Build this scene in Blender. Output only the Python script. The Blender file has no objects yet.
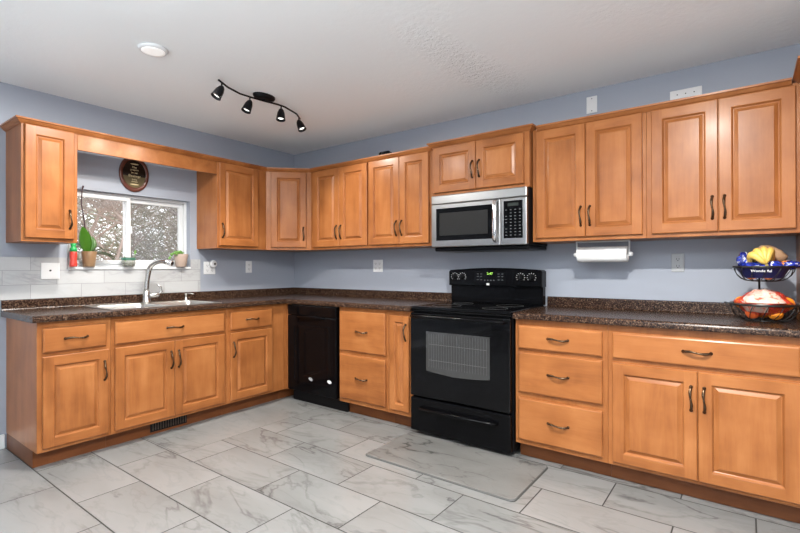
import bpy, bmesh, math, random
from mathutils import Vector, Matrix
random.seed(7)
PI = math.pi
scene = bpy.context.scene
col = scene.collection

# ------------------------------------------------------------------ camera
CX, CY, CZ = 3.9576, -3.3806, 1.1931
yaw, pitch, roll = 0.6405, 0.0029, -0.0019
F = Vector((-math.sin(yaw)*math.cos(pitch), math.cos(yaw)*math.cos(pitch), math.sin(pitch)))
R_ = Vector((math.cos(yaw), math.sin(yaw), 0))
U = R_.cross(F)
R2 = R_*math.cos(roll)+U*math.sin(roll)
U2 = U*math.cos(roll)-R_*math.sin(roll)
cam = bpy.data.cameras.new('camera')
cam.sensor_width = 36
cam.lens = 464.32*36/800
cam.clip_start = 0.02
co = bpy.data.objects.new('camera', cam)
col.objects.link(co)
m = Matrix((R2, U2, -F)).transposed().to_4x4()
m.translation = Vector((CX, CY, CZ))
co.matrix_world = m
scene.camera = co

# ------------------------------------------------------------------ world, exposure
scene.view_settings.view_transform = 'Standard'
scene.view_settings.look = 'None'
scene.view_settings.gamma = 1
scene.view_settings.use_curve_mapping = False
scene.view_settings.exposure = 0.19
w = bpy.data.worlds.new('sky')
scene.world = w
w.use_nodes = True
bg = w.node_tree.nodes['Background']
bg.inputs[0].default_value = (0.93, 0.96, 1.0, 1)
bg.inputs[1].default_value = 2.6

CEIL = 2.431
XR, YF = 6.4, -6.2          # right and front walls of the room


def area(name, loc, rot, sx, sy, power, colr=(1, 1, 1)):
    l = bpy.data.lights.new(name, 'AREA')
    l.shape = 'RECTANGLE'
    l.size, l.size_y = sx, sy
    l.energy = power
    l.color = colr
    o = bpy.data.objects.new(name, l)
    o.location = loc
    o.rotation_euler = rot
    col.objects.link(o)
    return o


# added soft fill lamps at the unseen front and right wall openings
area('fill_front', (4.0, YF+0.05, 1.35), (PI/2, 0, 0), 3.4, 2.0, 5, (0.96, 0.98, 1.0))
area('fill_side', (XR-0.05, -3.6, 1.45), (PI/2, 0, PI/2), 2.2, 1.3, 6, (0.96, 0.98, 1.0))
# added unseen lamp facing up behind the camera, brightens the ceiling
area('fill_up', (3.3, -4.4, 1.75), (PI, 0, 0), 1.6, 1.6, 190, (0.90, 0.965, 1.0))
P_DISC, P_SPOT = 36, 26

# ------------------------------------------------------------------ helpers


def tag(o, label=None, cat=None, group=None, kind=None):
    if label: o['label'] = label
    if cat: o['category'] = cat
    if group: o['group'] = group
    if kind: o['kind'] = kind
    return o


def empty(name, loc=(0, 0, 0), rz=0, label=None, cat=None, group=None, kind=None):
    o = bpy.data.objects.new(name, None)
    o.empty_display_size = 0.05
    o.location = loc
    o.rotation_euler = (0, 0, rz)
    col.objects.link(o)
    return tag(o, label, cat, group, kind)


class MB:
    def __init__(s):
        s.bm = bmesh.new()

    def box(s, a, b, bev=0.0, mi=0, seg=1):
        x0, y0, z0 = a
        x1, y1, z1 = b
        t = bmesh.new()
        bmesh.ops.create_cube(t, size=1)
        for v in t.verts:
            v.co = Vector(((x0+x1)/2+v.co.x*(x1-x0), (y0+y1)/2+v.co.y*(y1-y0), (z0+z1)/2+v.co.z*(z1-z0)))
        if bev > 0:
            bmesh.ops.bevel(t, geom=list(t.edges), offset=bev, segments=seg, affect='EDGES', profile=0.5)
        s.merge(t, mi)
        return s

    def merge(s, t, mi=0, M=None, smooth=False):
        bmesh.ops.recalc_face_normals(t, faces=t.faces)
        if M is not None:
            for v in t.verts: v.co = M @ v.co
        mp = {}
        for v in t.verts: mp[v] = s.bm.verts.new(v.co)
        for f in t.faces:
            try:
                nf = s.bm.faces.new([mp[v] for v in f.verts])
                nf.material_index = mi
                nf.smooth = smooth or f.smooth
            except ValueError:
                pass
        t.free()

    def face(s, pts, mi=0, smooth=False):
        f = s.bm.faces.new([s.bm.verts.new(p) for p in pts])
        f.material_index = mi
        f.smooth = smooth
        return f

    def tube(s, pts, r, n=10, mi=0, cap=True, closed=False):
        pts = [Vector(p) for p in pts]
        N = len(pts)
        rs = r if isinstance(r, (list, tuple)) else [r]*N
        rings = []
        prev = None
        for i, p in enumerate(pts):
            if closed:
                d = pts[(i+1) % N]-pts[i-1]
            else:
                d = pts[min(i+1, N-1)]-pts[max(i-1, 0)]
            d.normalize()
            if prev is None:
                ref = Vector((0, 0, 1)) if abs(d.z) < 0.9 else Vector((1, 0, 0))
                a = d.cross(ref).normalized()
            else:
                a = (prev-d*prev.dot(d)).normalized()
            prev = a
            b = d.cross(a)
            rings.append([s.bm.verts.new(p+(a*math.cos(2*PI*k/n)+b*math.sin(2*PI*k/n))*rs[i]) for k in range(n)])
        M = N if closed else N-1
        for i in range(M):
            A, B = rings[i], rings[(i+1) % N]
            for k in range(n):
                f = s.bm.faces.new((A[k], A[(k+1) % n], B[(k+1) % n], B[k]))
                f.smooth = True
                f.material_index = mi
        if cap and not closed:
            s.bm.faces.new(rings[0][::-1]).material_index = mi
            s.bm.faces.new(rings[-1]).material_index = mi
        return s

    def lathe(s, prof, c=(0, 0, 0), n=28, mi=0, M=None, sx=1, sy=1, smooth=True, capb=True, capt=True):
        t = bmesh.new()
        rings = []
        for r, z in prof:
            rings.append([t.verts.new((c[0]+math.cos(2*PI*k/n)*r*sx, c[1]+math.sin(2*PI*k/n)*r*sy, c[2]+z)) for k in range(n)])
        for A, B in zip(rings, rings[1:]):
            for k in range(n):
                f = t.faces.new((A[k], A[(k+1) % n], B[(k+1) % n], B[k]))
                f.smooth = smooth
        if capb: t.faces.new(rings[0][::-1])
        if capt: t.faces.new(rings[-1])
        s.merge(t, mi, M)
        return s

    def prism(s, poly, y0, y1, mi=0, M=None, bev=0):
        """poly in xz extruded along y"""
        t = bmesh.new()
        A = [t.verts.new((x, y0, z)) for x, z in poly]
        B = [t.verts.new((x, y1, z)) for x, z in poly]
        t.faces.new(A)
        t.faces.new(B[::-1])
        n = len(poly)
        for k in range(n):
            t.faces.new((A[k], A[(k+1) % n], B[(k+1) % n], B[k]))
        if bev:
            bmesh.ops.recalc_face_normals(t, faces=t.faces)
            es = [e for e in t.edges if all(abs(v.co.y-y0) < 1e-6 for v in e.verts)]
            bmesh.ops.bevel(t, geom=es, offset=bev, segments=2, affect='EDGES', profile=0.5)
        s.merge(t, mi, M)
        return s

    def rings(s, u0, u1, v0, v1, prof, y, mi=(0, 1), close=True):
        """nested rectangle rings facing -y. prof: (inset, depth) depth<0 is into the door. mi=(vertical, horizontal)"""
        def ring(i, d):
            return [s.bm.verts.new(p) for p in ((u0+i, y-d, v0+i), (u1-i, y-d, v0+i), (u1-i, y-d, v1-i), (u0+i, y-d, v1-i))]
        R = [ring(*p) for p in prof]
        for A, B in zip(R, R[1:]):
            for k in range(4):
                f = s.bm.faces.new((A[k], A[(k+1) % 4], B[(k+1) % 4], B[k]))
                f.material_index = mi[1] if k in (0, 2) else mi[0]
        if close:
            s.bm.faces.new(R[-1]).material_index = mi[0]
        return R

    def sphere(s, c, r, n=16, mi=0, sc=(1, 1, 1), rot=None):
        t = bmesh.new()
        bmesh.ops.create_uvsphere(t, u_segments=n, v_segments=max(6, n*2//3), radius=1)
        M = Matrix.Translation(c) @ (rot.to_4x4() if rot else Matrix()) @ Matrix.Diagonal((r*sc[0], r*sc[1], r*sc[2], 1))
        for f in t.faces: f.smooth = True
        s.merge(t, mi, M, True)
        return s

    def xform(s, M):
        for v in s.bm.verts: v.co = M @ v.co
        return s

    def build(s, name, mats, parent=None, normals=True):
        if normals: bmesh.ops.recalc_face_normals(s.bm, faces=s.bm.faces)
        me = bpy.data.meshes.new(name)
        s.bm.to_mesh(me)
        s.bm.free()
        if not isinstance(mats, (list, tuple)): mats = [mats]
        for q in mats: me.materials.append(q)
        o = bpy.data.objects.new(name, me)
        col.objects.link(o)
        if parent: o.parent = parent
        return o


def sweep(path, prof, closed_prof=True, mi=0, mb=None):
    """path: xy points, prof: (out, z) out to the right of travel"""
    mb = mb or MB()
    P = [Vector((x, y)) for x, y in path]
    N = len(P)
    rings = []
    for i in range(N):
        d0 = (P[i]-P[i-1]).normalized() if i > 0 else (P[1]-P[0]).normalized()
        d1 = (P[i+1]-P[i]).normalized() if i < N-1 else d0
        n0 = Vector((d0.y, -d0.x))
        n1 = Vector((d1.y, -d1.x))
        b = (n0+n1).normalized()
        k = 1/max(0.3, b.dot(n0))
        rings.append([mb.bm.verts.new((P[i].x+b.x*k*o, P[i].y+b.y*k*o, z)) for o, z in prof])
    n = len(prof)
    for A, B in zip(rings, rings[1:]):
        for k in range(n):
            f = mb.bm.faces.new((A[k], A[(k+1) % n], B[(k+1) % n], B[k]))
            f.material_index = mi
    mb.bm.faces.new(rings[0])
    mb.bm.faces.new(rings[-1][::-1])
    return mb


def text(name, s, size, loc, rot, mat, parent, depth=0.0006, align='CENTER', sx=1.0):
    cu = bpy.data.curves.new(name, 'FONT')
    cu.body = s
    cu.size = size
    cu.extrude = depth
    cu.align_x = align
    cu.align_y = 'CENTER'
    cu.resolution_u = 2
    o = bpy.data.objects.new(name, cu)
    o.location = loc
    o.rotation_euler = rot
    o.scale = (sx, 1, 1)
    me = bpy.data.meshes.new_from_object(o)
    me.name = name
    me.materials.clear()
    me.materials.append(mat)
    bpy.data.objects.remove(o)
    q = bpy.data.objects.new(name, me)
    q.location = loc
    q.rotation_euler = rot
    q.scale = (sx, 1, 1)
    col.objects.link(q)
    if parent: q.parent = parent
    return q


# ------------------------------------------------------------------ materials
def newmat(name):
    m = bpy.data.materials.new(name)
    m.use_nodes = True
    nt = m.node_tree
    return m, nt, nt.nodes['Principled BSDF']


def simple(name, c, rough=0.5, metal=0.0, coat=0.0, noise=0.0, nscale=40, spec=0.5, bump=0.0):
    m, nt, b = newmat(name)
    b.inputs['Roughness'].default_value = rough
    b.inputs['Metallic'].default_value = metal
    b.inputs['Coat Weight'].default_value = coat
    b.inputs['Specular IOR Level'].default_value = spec
    tc = nt.nodes.new('ShaderNodeTexCoord')
    nz = nt.nodes.new('ShaderNodeTexNoise')
    nz.inputs['Scale'].default_value = nscale
    nz.inputs['Detail'].default_value = 3
    nt.links.new(tc.outputs['Object'], nz.inputs['Vector'])
    mx = nt.nodes.new('ShaderNodeMix')
    mx.data_type = 'RGBA'
    k = 1-max(noise, 0.02)
    mx.inputs[6].default_value = (c[0]*k, c[1]*k, c[2]*k, 1)
    mx.inputs[7].default_value = (min(1, c[0]*(2-k)), min(1, c[1]*(2-k)), min(1, c[2]*(2-k)), 1)
    nt.links.new(nz.outputs[0], mx.inputs[0])
    nt.links.new(mx.outputs[2], b.inputs['Base Color'])
    if bump:
        bp = nt.nodes.new('ShaderNodeBump')
        bp.inputs['Strength'].default_value = bump
        bp.inputs['Distance'].default_value = 0.003
        nt.links.new(nz.outputs[0], bp.inputs['Height'])
        nt.links.new(bp.outputs[0], b.inputs['Normal'])
    return m


def emit(name, c, s):
    m, nt, b = newmat(name)
    b.inputs['Base Color'].default_value = (*c, 1)
    b.inputs['Emission Color'].default_value = (*c, 1)
    b.inputs['Emission Strength'].default_value = s
    return m


def ramp(nt, stops):
    r = nt.nodes.new('ShaderNodeValToRGB')
    e = r.color_ramp.elements
    e[0].position, e[0].color = stops[0][0], (*stops[0][1], 1)
    e[1].position, e[1].color = stops[-1][0], (*stops[-1][1], 1)
    for p, c in stops[1:-1]:
        q = e.new(p)
        q.color = (*c, 1)
    return r


def wood(name, vert=True, cs=((0.175, 0.055, 0.015), (0.315, 0.112, 0.033), (0.44, 0.178, 0.061)), rough=0.33):
    m, nt, b = newmat(name)
    L = nt.links
    tc = nt.nodes.new('ShaderNodeTexCoord')
    oi = nt.nodes.new('ShaderNodeObjectInfo')
    add = nt.nodes.new('ShaderNodeVectorMath')
    add.operation = 'MULTIPLY_ADD'
    cb = nt.nodes.new('ShaderNodeCombineXYZ')
    for k in range(3): L.new(oi.outputs['Random'], cb.inputs[k])
    add.inputs[1].default_value = (17, 9, 13)
    L.new(cb.outputs[0], add.inputs[0])
    L.new(tc.outputs['Object'], add.inputs[2])
    mp = nt.nodes.new('ShaderNodeMapping')
    mp.inputs['Scale'].default_value = (9, 9, 1.3) if vert else (1.3, 9, 9)
    L.new(add.outputs[0], mp.inputs[0])
    n1 = nt.nodes.new('ShaderNodeTexNoise')
    n1.inputs['Scale'].default_value = 1.0
    n1.inputs['Detail'].default_value = 5
    n1.inputs['Roughness'].default_value = 0.6
    n1.inputs['Distortion'].default_value = 0.6
    L.new(mp.outputs[0], n1.inputs['Vector'])
    mp2 = nt.nodes.new('ShaderNodeMapping')
    mp2.inputs['Scale'].default_value = (120, 120, 5) if vert else (5, 120, 120)
    L.new(add.outputs[0], mp2.inputs[0])
    n2 = nt.nodes.new('ShaderNodeTexNoise')
    n2.inputs['Scale'].default_value = 1.0
    n2.inputs['Detail'].default_value = 2
    L.new(mp2.outputs[0], n2.inputs['Vector'])
    n3 = nt.nodes.new('ShaderNodeTexNoise')       # blotches of the maple
    n3.inputs['Scale'].default_value = 6
    n3.inputs['Detail'].default_value = 3
    L.new(add.outputs[0], n3.inputs['Vector'])
    a1 = nt.nodes.new('ShaderNodeMath'); a1.operation = 'MULTIPLY_ADD'
    L.new(n2.outputs[0], a1.inputs[0]); a1.inputs[1].default_value = 0.12
    a2 = nt.nodes.new('ShaderNodeMath'); a2.operation = 'MULTIPLY_ADD'
    L.new(n3.outputs[0], a2.inputs[0]); a2.inputs[1].default_value = 0.45
    a3 = nt.nodes.new('ShaderNodeMath'); a3.operation = 'MULTIPLY_ADD'
    L.new(oi.outputs['Random'], a3.inputs[0]); a3.inputs[1].default_value = 0.10; a3.inputs[2].default_value = -0.17
    L.new(a3.outputs[0], a2.inputs[2])
    L.new(a2.outputs[0], a1.inputs[2])
    a4 = nt.nodes.new('ShaderNodeMath'); a4.operation = 'MULTIPLY_ADD'
    L.new(n1.outputs[0], a4.inputs[0]); a4.inputs[1].default_value = 0.65
    L.new(a1.outputs[0], a4.inputs[2])
    r = ramp(nt, [(0.22, cs[0]), (0.5, cs[1]), (0.80, cs[2])])
    L.new(a4.outputs[0], r.inputs[0])
    L.new(r.outputs[0], b.inputs['Base Color'])
    b.inputs['Roughness'].default_value = rough
    b.inputs['Coat Weight'].default_value = 0.06
    b.inputs['Specular IOR Level'].default_value = 0.22
    b.inputs['Coat Roughness'].default_value = 0.18
    return m


WV = wood('maple_vertical')
WH = wood('maple_horizontal', False)
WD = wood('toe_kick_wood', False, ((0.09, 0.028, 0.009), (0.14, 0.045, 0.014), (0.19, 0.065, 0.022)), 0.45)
WOOD = [WV, WH]


def granite():
    m, nt, b = newmat('brown_laminate')
    L = nt.links
    tc = nt.nodes.new('ShaderNodeTexCoord')
    v = nt.nodes.new('ShaderNodeTexVoronoi')
    v.inputs['Scale'].default_value = 210
    n = nt.nodes.new('ShaderNodeTexNoise')
    n.inputs['Scale'].default_value = 95
    n.inputs['Detail'].default_value = 4
    L.new(tc.outputs['Object'], v.inputs['Vector'])
    L.new(tc.outputs['Object'], n.inputs['Vector'])
    sp = nt.nodes.new('ShaderNodeSeparateColor')
    L.new(v.outputs['Color'], sp.inputs[0])
    a = nt.nodes.new('ShaderNodeMath'); a.operation = 'MULTIPLY_ADD'
    L.new(sp.outputs[0], a.inputs[0]); a.inputs[1].default_value = 0.5
    h = nt.nodes.new('ShaderNodeMath'); h.operation = 'MULTIPLY'
    L.new(n.outputs[0], h.inputs[0]); h.inputs[1].default_value = 0.6
    L.new(h.outputs[0], a.inputs[2])
    r = ramp(nt, [(0.30, (0.005, 0.003, 0.0025)), (0.54, (0.026, 0.012, 0.008)), (0.70, (0.062, 0.032, 0.019)), (0.90, (0.20, 0.13, 0.085))])
    L.new(a.outputs[0], r.inputs[0])
    L.new(r.outputs[0], b.inputs['Base Color'])
    b.inputs['Roughness'].default_value = 0.25
    b.inputs['Specular IOR Level'].default_value = 0.2
    return m


GR = granite()


def veins(nt, vec, scale, dist, width, w4=None):
    """thin marble veins: 1 on the vein"""
    L = nt.links
    n = nt.nodes.new('ShaderNodeTexNoise')
    n.noise_dimensions = '4D'
    n.inputs['Scale'].default_value = scale
    n.inputs['Detail'].default_value = 5
    n.inputs['Roughness'].default_value = 0.55
    n.inputs['Distortion'].default_value = dist
    L.new(vec, n.inputs['Vector'])
    if w4 is not None: L.new(w4, n.inputs['W'])
    a = nt.nodes.new('ShaderNodeMath'); a.operation = 'SUBTRACT'
    L.new(n.outputs[0], a.inputs[0]); a.inputs[1].default_value = 0.5
    c = nt.nodes.new('ShaderNodeMath'); c.operation = 'ABSOLUTE'
    L.new(a.outputs[0], c.inputs[0])
    d = nt.nodes.new('ShaderNodeMapRange')
    L.new(c.outputs[0], d.inputs[0])
    d.inputs[1].default_value = 0.0
    d.inputs[2].default_value = width
    d.inputs[3].default_value = 1.0
    d.inputs[4].default_value = 0.0
    return d.outputs[0]


def marble(name, base, dark, brick=None, rough=0.2, vs=1.6, strength=0.55, grout=(0.09, 0.085, 0.08), slab=False, axes='xy', msize=0.0035, rotz=0.5):
    m, nt, b = newmat(name)
    L = nt.links
    tc = nt.nodes.new('ShaderNodeTexCoord')
    vec = tc.outputs['Object']
    if axes == 'yz':
        s = nt.nodes.new('ShaderNodeSeparateXYZ'); L.new(vec, s.inputs[0])
        c = nt.nodes.new('ShaderNodeCombineXYZ')
        L.new(s.outputs[1], c.inputs[0]); L.new(s.outputs[2], c.inputs[1])
        vec = c.outputs[0]
    w4 = None
    fac = None
    if brick:
        mp = nt.nodes.new('ShaderNodeMapping')
        mp.inputs['Location'].default_value = brick['loc']
        L.new(vec, mp.inputs[0])
        bt = nt.nodes.new('ShaderNodeTexBrick')
        bt.offset = 0.5
        bt.inputs['Color1'].default_value = (0, 0, 0, 1)
        bt.inputs['Color2'].default_value = (1, 1, 1, 1)
        bt.inputs['Mortar'].default_value = (0, 0, 0, 1)
        bt.inputs['Scale'].default_value = 1
        bt.inputs['Mortar Size'].default_value = msize/2
        bt.inputs['Mortar Smooth'].default_value = 0.1
        bt.inputs['Bias'].default_value = 0
        bt.inputs['Brick Width'].default_value = brick['w']
        bt.inputs['Row Height'].default_value = brick['h']
        L.new(mp.outputs[0], bt.inputs['Vector'])
        sc = nt.nodes.new('ShaderNodeMath'); sc.operation = 'MULTIPLY'
        L.new(bt.outputs['Color'], sc.inputs[0]); sc.inputs[1].default_value = 40
        w4 = sc.outputs[0]
        fac = bt.outputs['Fac']
        if slab:
            # an undivided piece of flooring along the left cabinets: x < 1.035, y > -1.835
            sp = nt.nodes.new('ShaderNodeSeparateXYZ'); L.new(vec, sp.inputs[0])

            def cmp(out, op, val):
                q = nt.nodes.new('ShaderNodeMath'); q.operation = op
                L.new(out, q.inputs[0]); q.inputs[1].default_value = val
                return q.outputs[0]

            def mul(p, q):
                k = nt.nodes.new('ShaderNodeMath'); k.operation = 'MULTIPLY'
                L.new(p, k.inputs[0]); L.new(q, k.inputs[1])
                return k.outputs[0]
            ins = mul(cmp(sp.outputs[0], 'LESS_THAN', 1.035), cmp(sp.outputs[1], 'GREATER_THAN', -1.835))
            inner = mul(cmp(sp.outputs[0], 'LESS_THAN', 1.032), cmp(sp.outputs[1], 'GREATER_THAN', -1.832))
            outs = cmp(ins, 'SUBTRACT', 1.0)
            ab = nt.nodes.new('ShaderNodeMath'); ab.operation = 'ABSOLUTE'; L.new(outs, ab.inputs[0])
            f1 = mul(fac, ab.outputs[0])
            edge = nt.nodes.new('ShaderNodeMath'); edge.operation = 'SUBTRACT'
            L.new(ins, edge.inputs[0]); L.new(inner, edge.inputs[1])
            ad = nt.nodes.new('ShaderNodeMath'); ad.operation = 'MAXIMUM'
            L.new(f1, ad.inputs[0]); L.new(edge.outputs[0], ad.inputs[1])
            fac = ad.outputs[0]
            w4 = mul(w4, ab.outputs[0])
    mp2 = nt.nodes.new('ShaderNodeMapping')
    mp2.inputs['Rotation'].default_value = (0, 0, rotz)
    mp2.inputs['Scale'].default_value = (0.75, 2.0, 1)
    L.new(vec, mp2.inputs[0])
    v1 = veins(nt, mp2.outputs[0], vs, 1.6, 0.022, w4)
    v2 = veins(nt, mp2.outputs[0], vs*2.7, 1.0, 0.03, w4)
    cl = nt.nodes.new('ShaderNodeTexNoise')
    cl.noise_dimensions = '4D'
    cl.inputs['Scale'].default_value = vs*1.1
    cl.inputs['Detail'].default_value = 6
    L.new(mp2.outputs[0], cl.inputs['Vector'])
    if w4 is not None: L.new(w4, cl.inputs['W'])
    clr = nt.nodes.new('ShaderNodeMapRange')
    L.new(cl.outputs[0], clr.inputs[0])
    clr.inputs[1].default_value = 0.40; clr.inputs[2].default_value = 0.62
    # veins are strong only where clouds are
    k = nt.nodes.new('ShaderNodeMath'); k.operation = 'MULTIPLY'
    L.new(v1, k.inputs[0]); L.new(clr.outputs[0], k.inputs[1])
    k2 = nt.nodes.new('ShaderNodeMath'); k2.operation = 'MULTIPLY'
    L.new(v2, k2.inputs[0]); k2.inputs[1].default_value = 0.09
    s1 = nt.nodes.new('ShaderNodeMath'); s1.operation = 'MULTIPLY_ADD'
    L.new(clr.outputs[0], s1.inputs[0]); s1.inputs[1].default_value = 0.28
    L.new(k2.outputs[0], s1.inputs[2])
    s2 = nt.nodes.new('ShaderNodeMath'); s2.operation = 'MULTIPLY_ADD'
    s2.use_clamp = True
    L.new(k.outputs[0], s2.inputs[0]); s2.inputs[1].default_value = strength
    L.new(s1.outputs[0], s2.inputs[2])
    mx = nt.nodes.new('ShaderNodeMix'); mx.data_type = 'RGBA'
    mx.inputs[6].default_value = (*base, 1)
    mx.inputs[7].default_value = (*dark, 1)
    L.new(s2.outputs[0], mx.inputs[0])
    out = mx.outputs[2]
    if fac is not None:
        g = nt.nodes.new('ShaderNodeMix'); g.data_type = 'RGBA'
        L.new(fac, g.inputs[0]); L.new(out, g.inputs[6])
        g.inputs[7].default_value = (*grout, 1)
        out = g.outputs[2]
        rr = nt.nodes.new('ShaderNodeMapRange')
        L.new(fac, rr.inputs[0]); rr.inputs[3].default_value = rough; rr.inputs[4].default_value = 0.8
        L.new(rr.outputs[0], b.inputs['Roughness'])
        bp = nt.nodes.new('ShaderNodeBump'); bp.invert = True
        bp.inputs['Strength'].default_value = 0.4; bp.inputs['Distance'].default_value = 0.002
        L.new(fac, bp.inputs['Height']); L.new(bp.outputs[0], b.inputs['Normal'])
    else:
        b.inputs['Roughness'].default_value = rough
    L.new(out, b.inputs['Base Color'])
    return m


# brick grid: rows at y=-2.47+.3115k ; joints at x=1.228+.614k on even rows
FLOOR = marble('marble_floor_tile', (0.225, 0.226, 0.223), (0.06, 0.06, 0.058), dict(w=0.614, h=0.3115, loc=(-1.228+0.614*8.5, 2.47+0.3115*40, 0)), rough=0.26, slab=True, strength=0.5, vs=1.1, grout=(0.02, 0.019, 0.018), msize=0.007)
TILE = marble('marble_subway_tile', (0.45, 0.455, 0.46), (0.26, 0.26, 0.27), dict(w=0.305, h=0.0985, loc=(0.05+0.305*20, -0.983+0.0985*40, 0)), rough=0.18, axes='yz', strength=0.35, grout=(0.24, 0.24, 0.24), msize=0.003, rotz=0.7)
MAT_M = marble('grey_marble_mat', (0.165, 0.163, 0.157), (0.035, 0.034, 0.032), None, rough=0.45, vs=1.8, strength=1.3, rotz=0.05)

PAINT = simple('blue_grey_paint', (0.305, 0.33, 0.385), 0.55, noise=0.03, nscale=3)
WHITE = simple('white_vinyl', (0.62, 0.63, 0.64), 0.35)
WTRIM = simple('white_trim', (0.72, 0.73, 0.74), 0.45)
PLATE = simple('outlet_plate_white', (0.68, 0.68, 0.68), 0.35)
GPLATE = simple('outlet_plate_grey', (0.36, 0.37, 0.38), 0.4)
DARK = simple('slot_black', (0.015, 0.015, 0.015), 0.5)
BLACK = simple('appliance_black', (0.0025, 0.0025, 0.003), 0.10, spec=0.14)
BLACKM = simple('black_satin', (0.006, 0.006, 0.007), 0.35, spec=0.15)
GLASSB = simple('black_oven_glass', (0.003, 0.003, 0.0035), 0.06, spec=0.18)
OVENW = simple('oven_window_glass', (0.035, 0.035, 0.035), 0.10, spec=0.7)
STEEL = simple('stainless_steel', (0.37, 0.37, 0.37), 0.30, 1.0, noise=0.05, nscale=8)
CHROME = simple('chrome', (0.78, 0.78, 0.79), 0.12, 1.0)
NICKEL = simple('brushed_nickel', (0.50, 0.49, 0.47), 0.25, 1.0)
SINKM = simple('sink_steel', (0.62, 0.62, 0.61), 0.28, 1.0)
BRONZE = simple('antique_bronze', (0.095, 0.057, 0.032), 0.26, 0.85)
MARK = simple('grey_print', (0.10, 0.105, 0.11), 0.5)
LMARK = simple('white_print', (0.75, 0.75, 0.75), 0.5)
GREENLED = emit('green_display', (0.35, 0.75, 0.10), 0.8)
LAMPW = emit('lamp_diffuser', (0.85, 0.84, 0.82), 0.35)
BULB = emit('spot_bulb', (1.0, 0.97, 0.92), 1.1)


def ceiling_mat():
    m, nt, b = newmat('textured_ceiling')
    L = nt.links
    b.inputs['Base Color'].default_value = (0.89, 0.92, 0.935, 1)
    b.inputs['Roughness'].default_value = 0.9
    tc = nt.nodes.new('ShaderNodeTexCoord')
    n = nt.nodes.new('ShaderNodeTexNoise')
    n.inputs['Scale'].default_value = 30
    n.inputs['Detail'].default_value = 5
    n.inputs['Roughness'].default_value = 0.65
    L.new(tc.outputs['Object'], n.inputs['Vector'])
    big = nt.nodes.new('ShaderNodeTexNoise')
    big.inputs['Scale'].default_value = 1.4
    big.inputs['Detail'].default_value = 2
    L.new(tc.outputs['Object'], big.inputs['Vector'])
    k = nt.nodes.new('ShaderNodeMapRange')
    L.new(big.outputs[0], k.inputs[0])
    k.inputs[1].default_value = 0.45; k.inputs[2].default_value = 0.7
    k.inputs[3].default_value = 0.10; k.inputs[4].default_value = 0.5
    # rough patched strip near the back wall
    mp = nt.nodes.new('ShaderNodeMapping')
    mp.vector_type = 'TEXTURE'
    mp.inputs['Location'].default_value = (2.61, -0.72, 0)
    mp.inputs['Rotation'].default_value = (0, 0, 1.49)
    mp.inputs['Scale'].default_value = (0.85, 0.20, 10)
    L.new(tc.outputs['Object'], mp.inputs[0])
    g = nt.nodes.new('ShaderNodeTexGradient'); g.gradient_type = 'SPHERICAL'
    L.new(mp.outputs[0], g.inputs[0])
    gm = nt.nodes.new('ShaderNodeMath'); gm.operation = 'MULTIPLY_ADD'
    L.new(g.outputs['Fac'], gm.inputs[0]); gm.inputs[1].default_value = 5.0
    L.new(k.outputs[0], gm.inputs[2])
    h = nt.nodes.new('ShaderNodeMath'); h.operation = 'MULTIPLY'
    L.new(n.outputs[0], h.inputs[0]); L.new(gm.outputs[0], h.inputs[1])
    bp = nt.nodes.new('ShaderNodeBump')
    bp.inputs['Strength'].default_value = 0.6
    bp.inputs['Distance'].default_value = 0.010
    L.new(h.outputs[0], bp.inputs['Height'])
    L.new(bp.outputs[0], b.inputs['Normal'])
    return m


CEILM = ceiling_mat()

# ------------------------------------------------------------------ the setting
MB().box((-0.14, YF-0.1, -0.08), (XR+0.1, 0.14, 0)).build('floor', FLOOR)['kind'] = 'structure'
MB().box((-0.14, YF-0.1, CEIL), (XR+0.1, 0.14, CEIL+0.1)).build('ceiling', CEILM)['kind'] = 'structure'
MB().box((0, 0, 0), (XR, 0.12, CEIL)).build('wall_back', PAINT)['kind'] = 'structure'
WY0, WY1, WZ0, WZ1 = -2.12, -1.19, 1.205, 1.785
mb = MB()
mb.box((-0.12, YF, 0), (0, WY0, CEIL))
mb.box((-0.12, WY1, 0), (0, 0.12, CEIL))
mb.box((-0.12, WY0, 0), (0, WY1, WZ0-0.02))
mb.box((-0.12, WY0, WZ1), (0, WY1, CEIL))
wl = mb.build('wall_left', PAINT)
wl['kind'] = 'structure'
# marble subway tiles as part of the wall
mb = MB()
mb.box((0, -2.56, 0.983), (0.007, -1.096, WZ0-0.02))
mb.box((0, -2.56, WZ0-0.02), (0.007, WY0-0.004, 1.272))
mb.box((0, WY1+0.004, WZ0-0.02), (0.007, -1.096, 1.272))
mb.build('tile_backsplash', TILE, wl)
# right wall with a window opening, front wall with a wide patio opening (both behind / beside the camera)
mb = MB()
mb.box((XR, YF, 0), (XR+0.1, -4.75, CEIL))
mb.box((XR, -2.45, 0), (XR+0.1, 0.12, CEIL))
mb.box((XR, -4.75, 0), (XR+0.1, -2.45, 0.8))
mb.box((XR, -4.75, 2.1), (XR+0.1, -2.45, CEIL))
mb.build('wall_right', PAINT)['kind'] = 'structure'
mb = MB()
mb.box((0, YF-0.1, 0), (2.3, YF, CEIL))
mb.box((5.7, YF-0.1, 0), (XR, YF, CEIL))
mb.box((2.3, YF-0.1, 2.35), (5.7, YF, CEIL))
mb.box((2.3, YF-0.1, 0), (5.7, YF, 0.35))
mb.build('wall_front', PAINT)['kind'] = 'structure'
MB().box((0.0, -6.2, 0), (0.014, -2.475, 0.095), 0.004).build('baseboard_left', WTRIM)['kind'] = 'structure'

# window
win = empty('window_1', (-0.06, (WY0+WY1)/2, WZ0), kind='structure')
hw, hh = (WY1-WY0)/2, WZ1-WZ0


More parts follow.
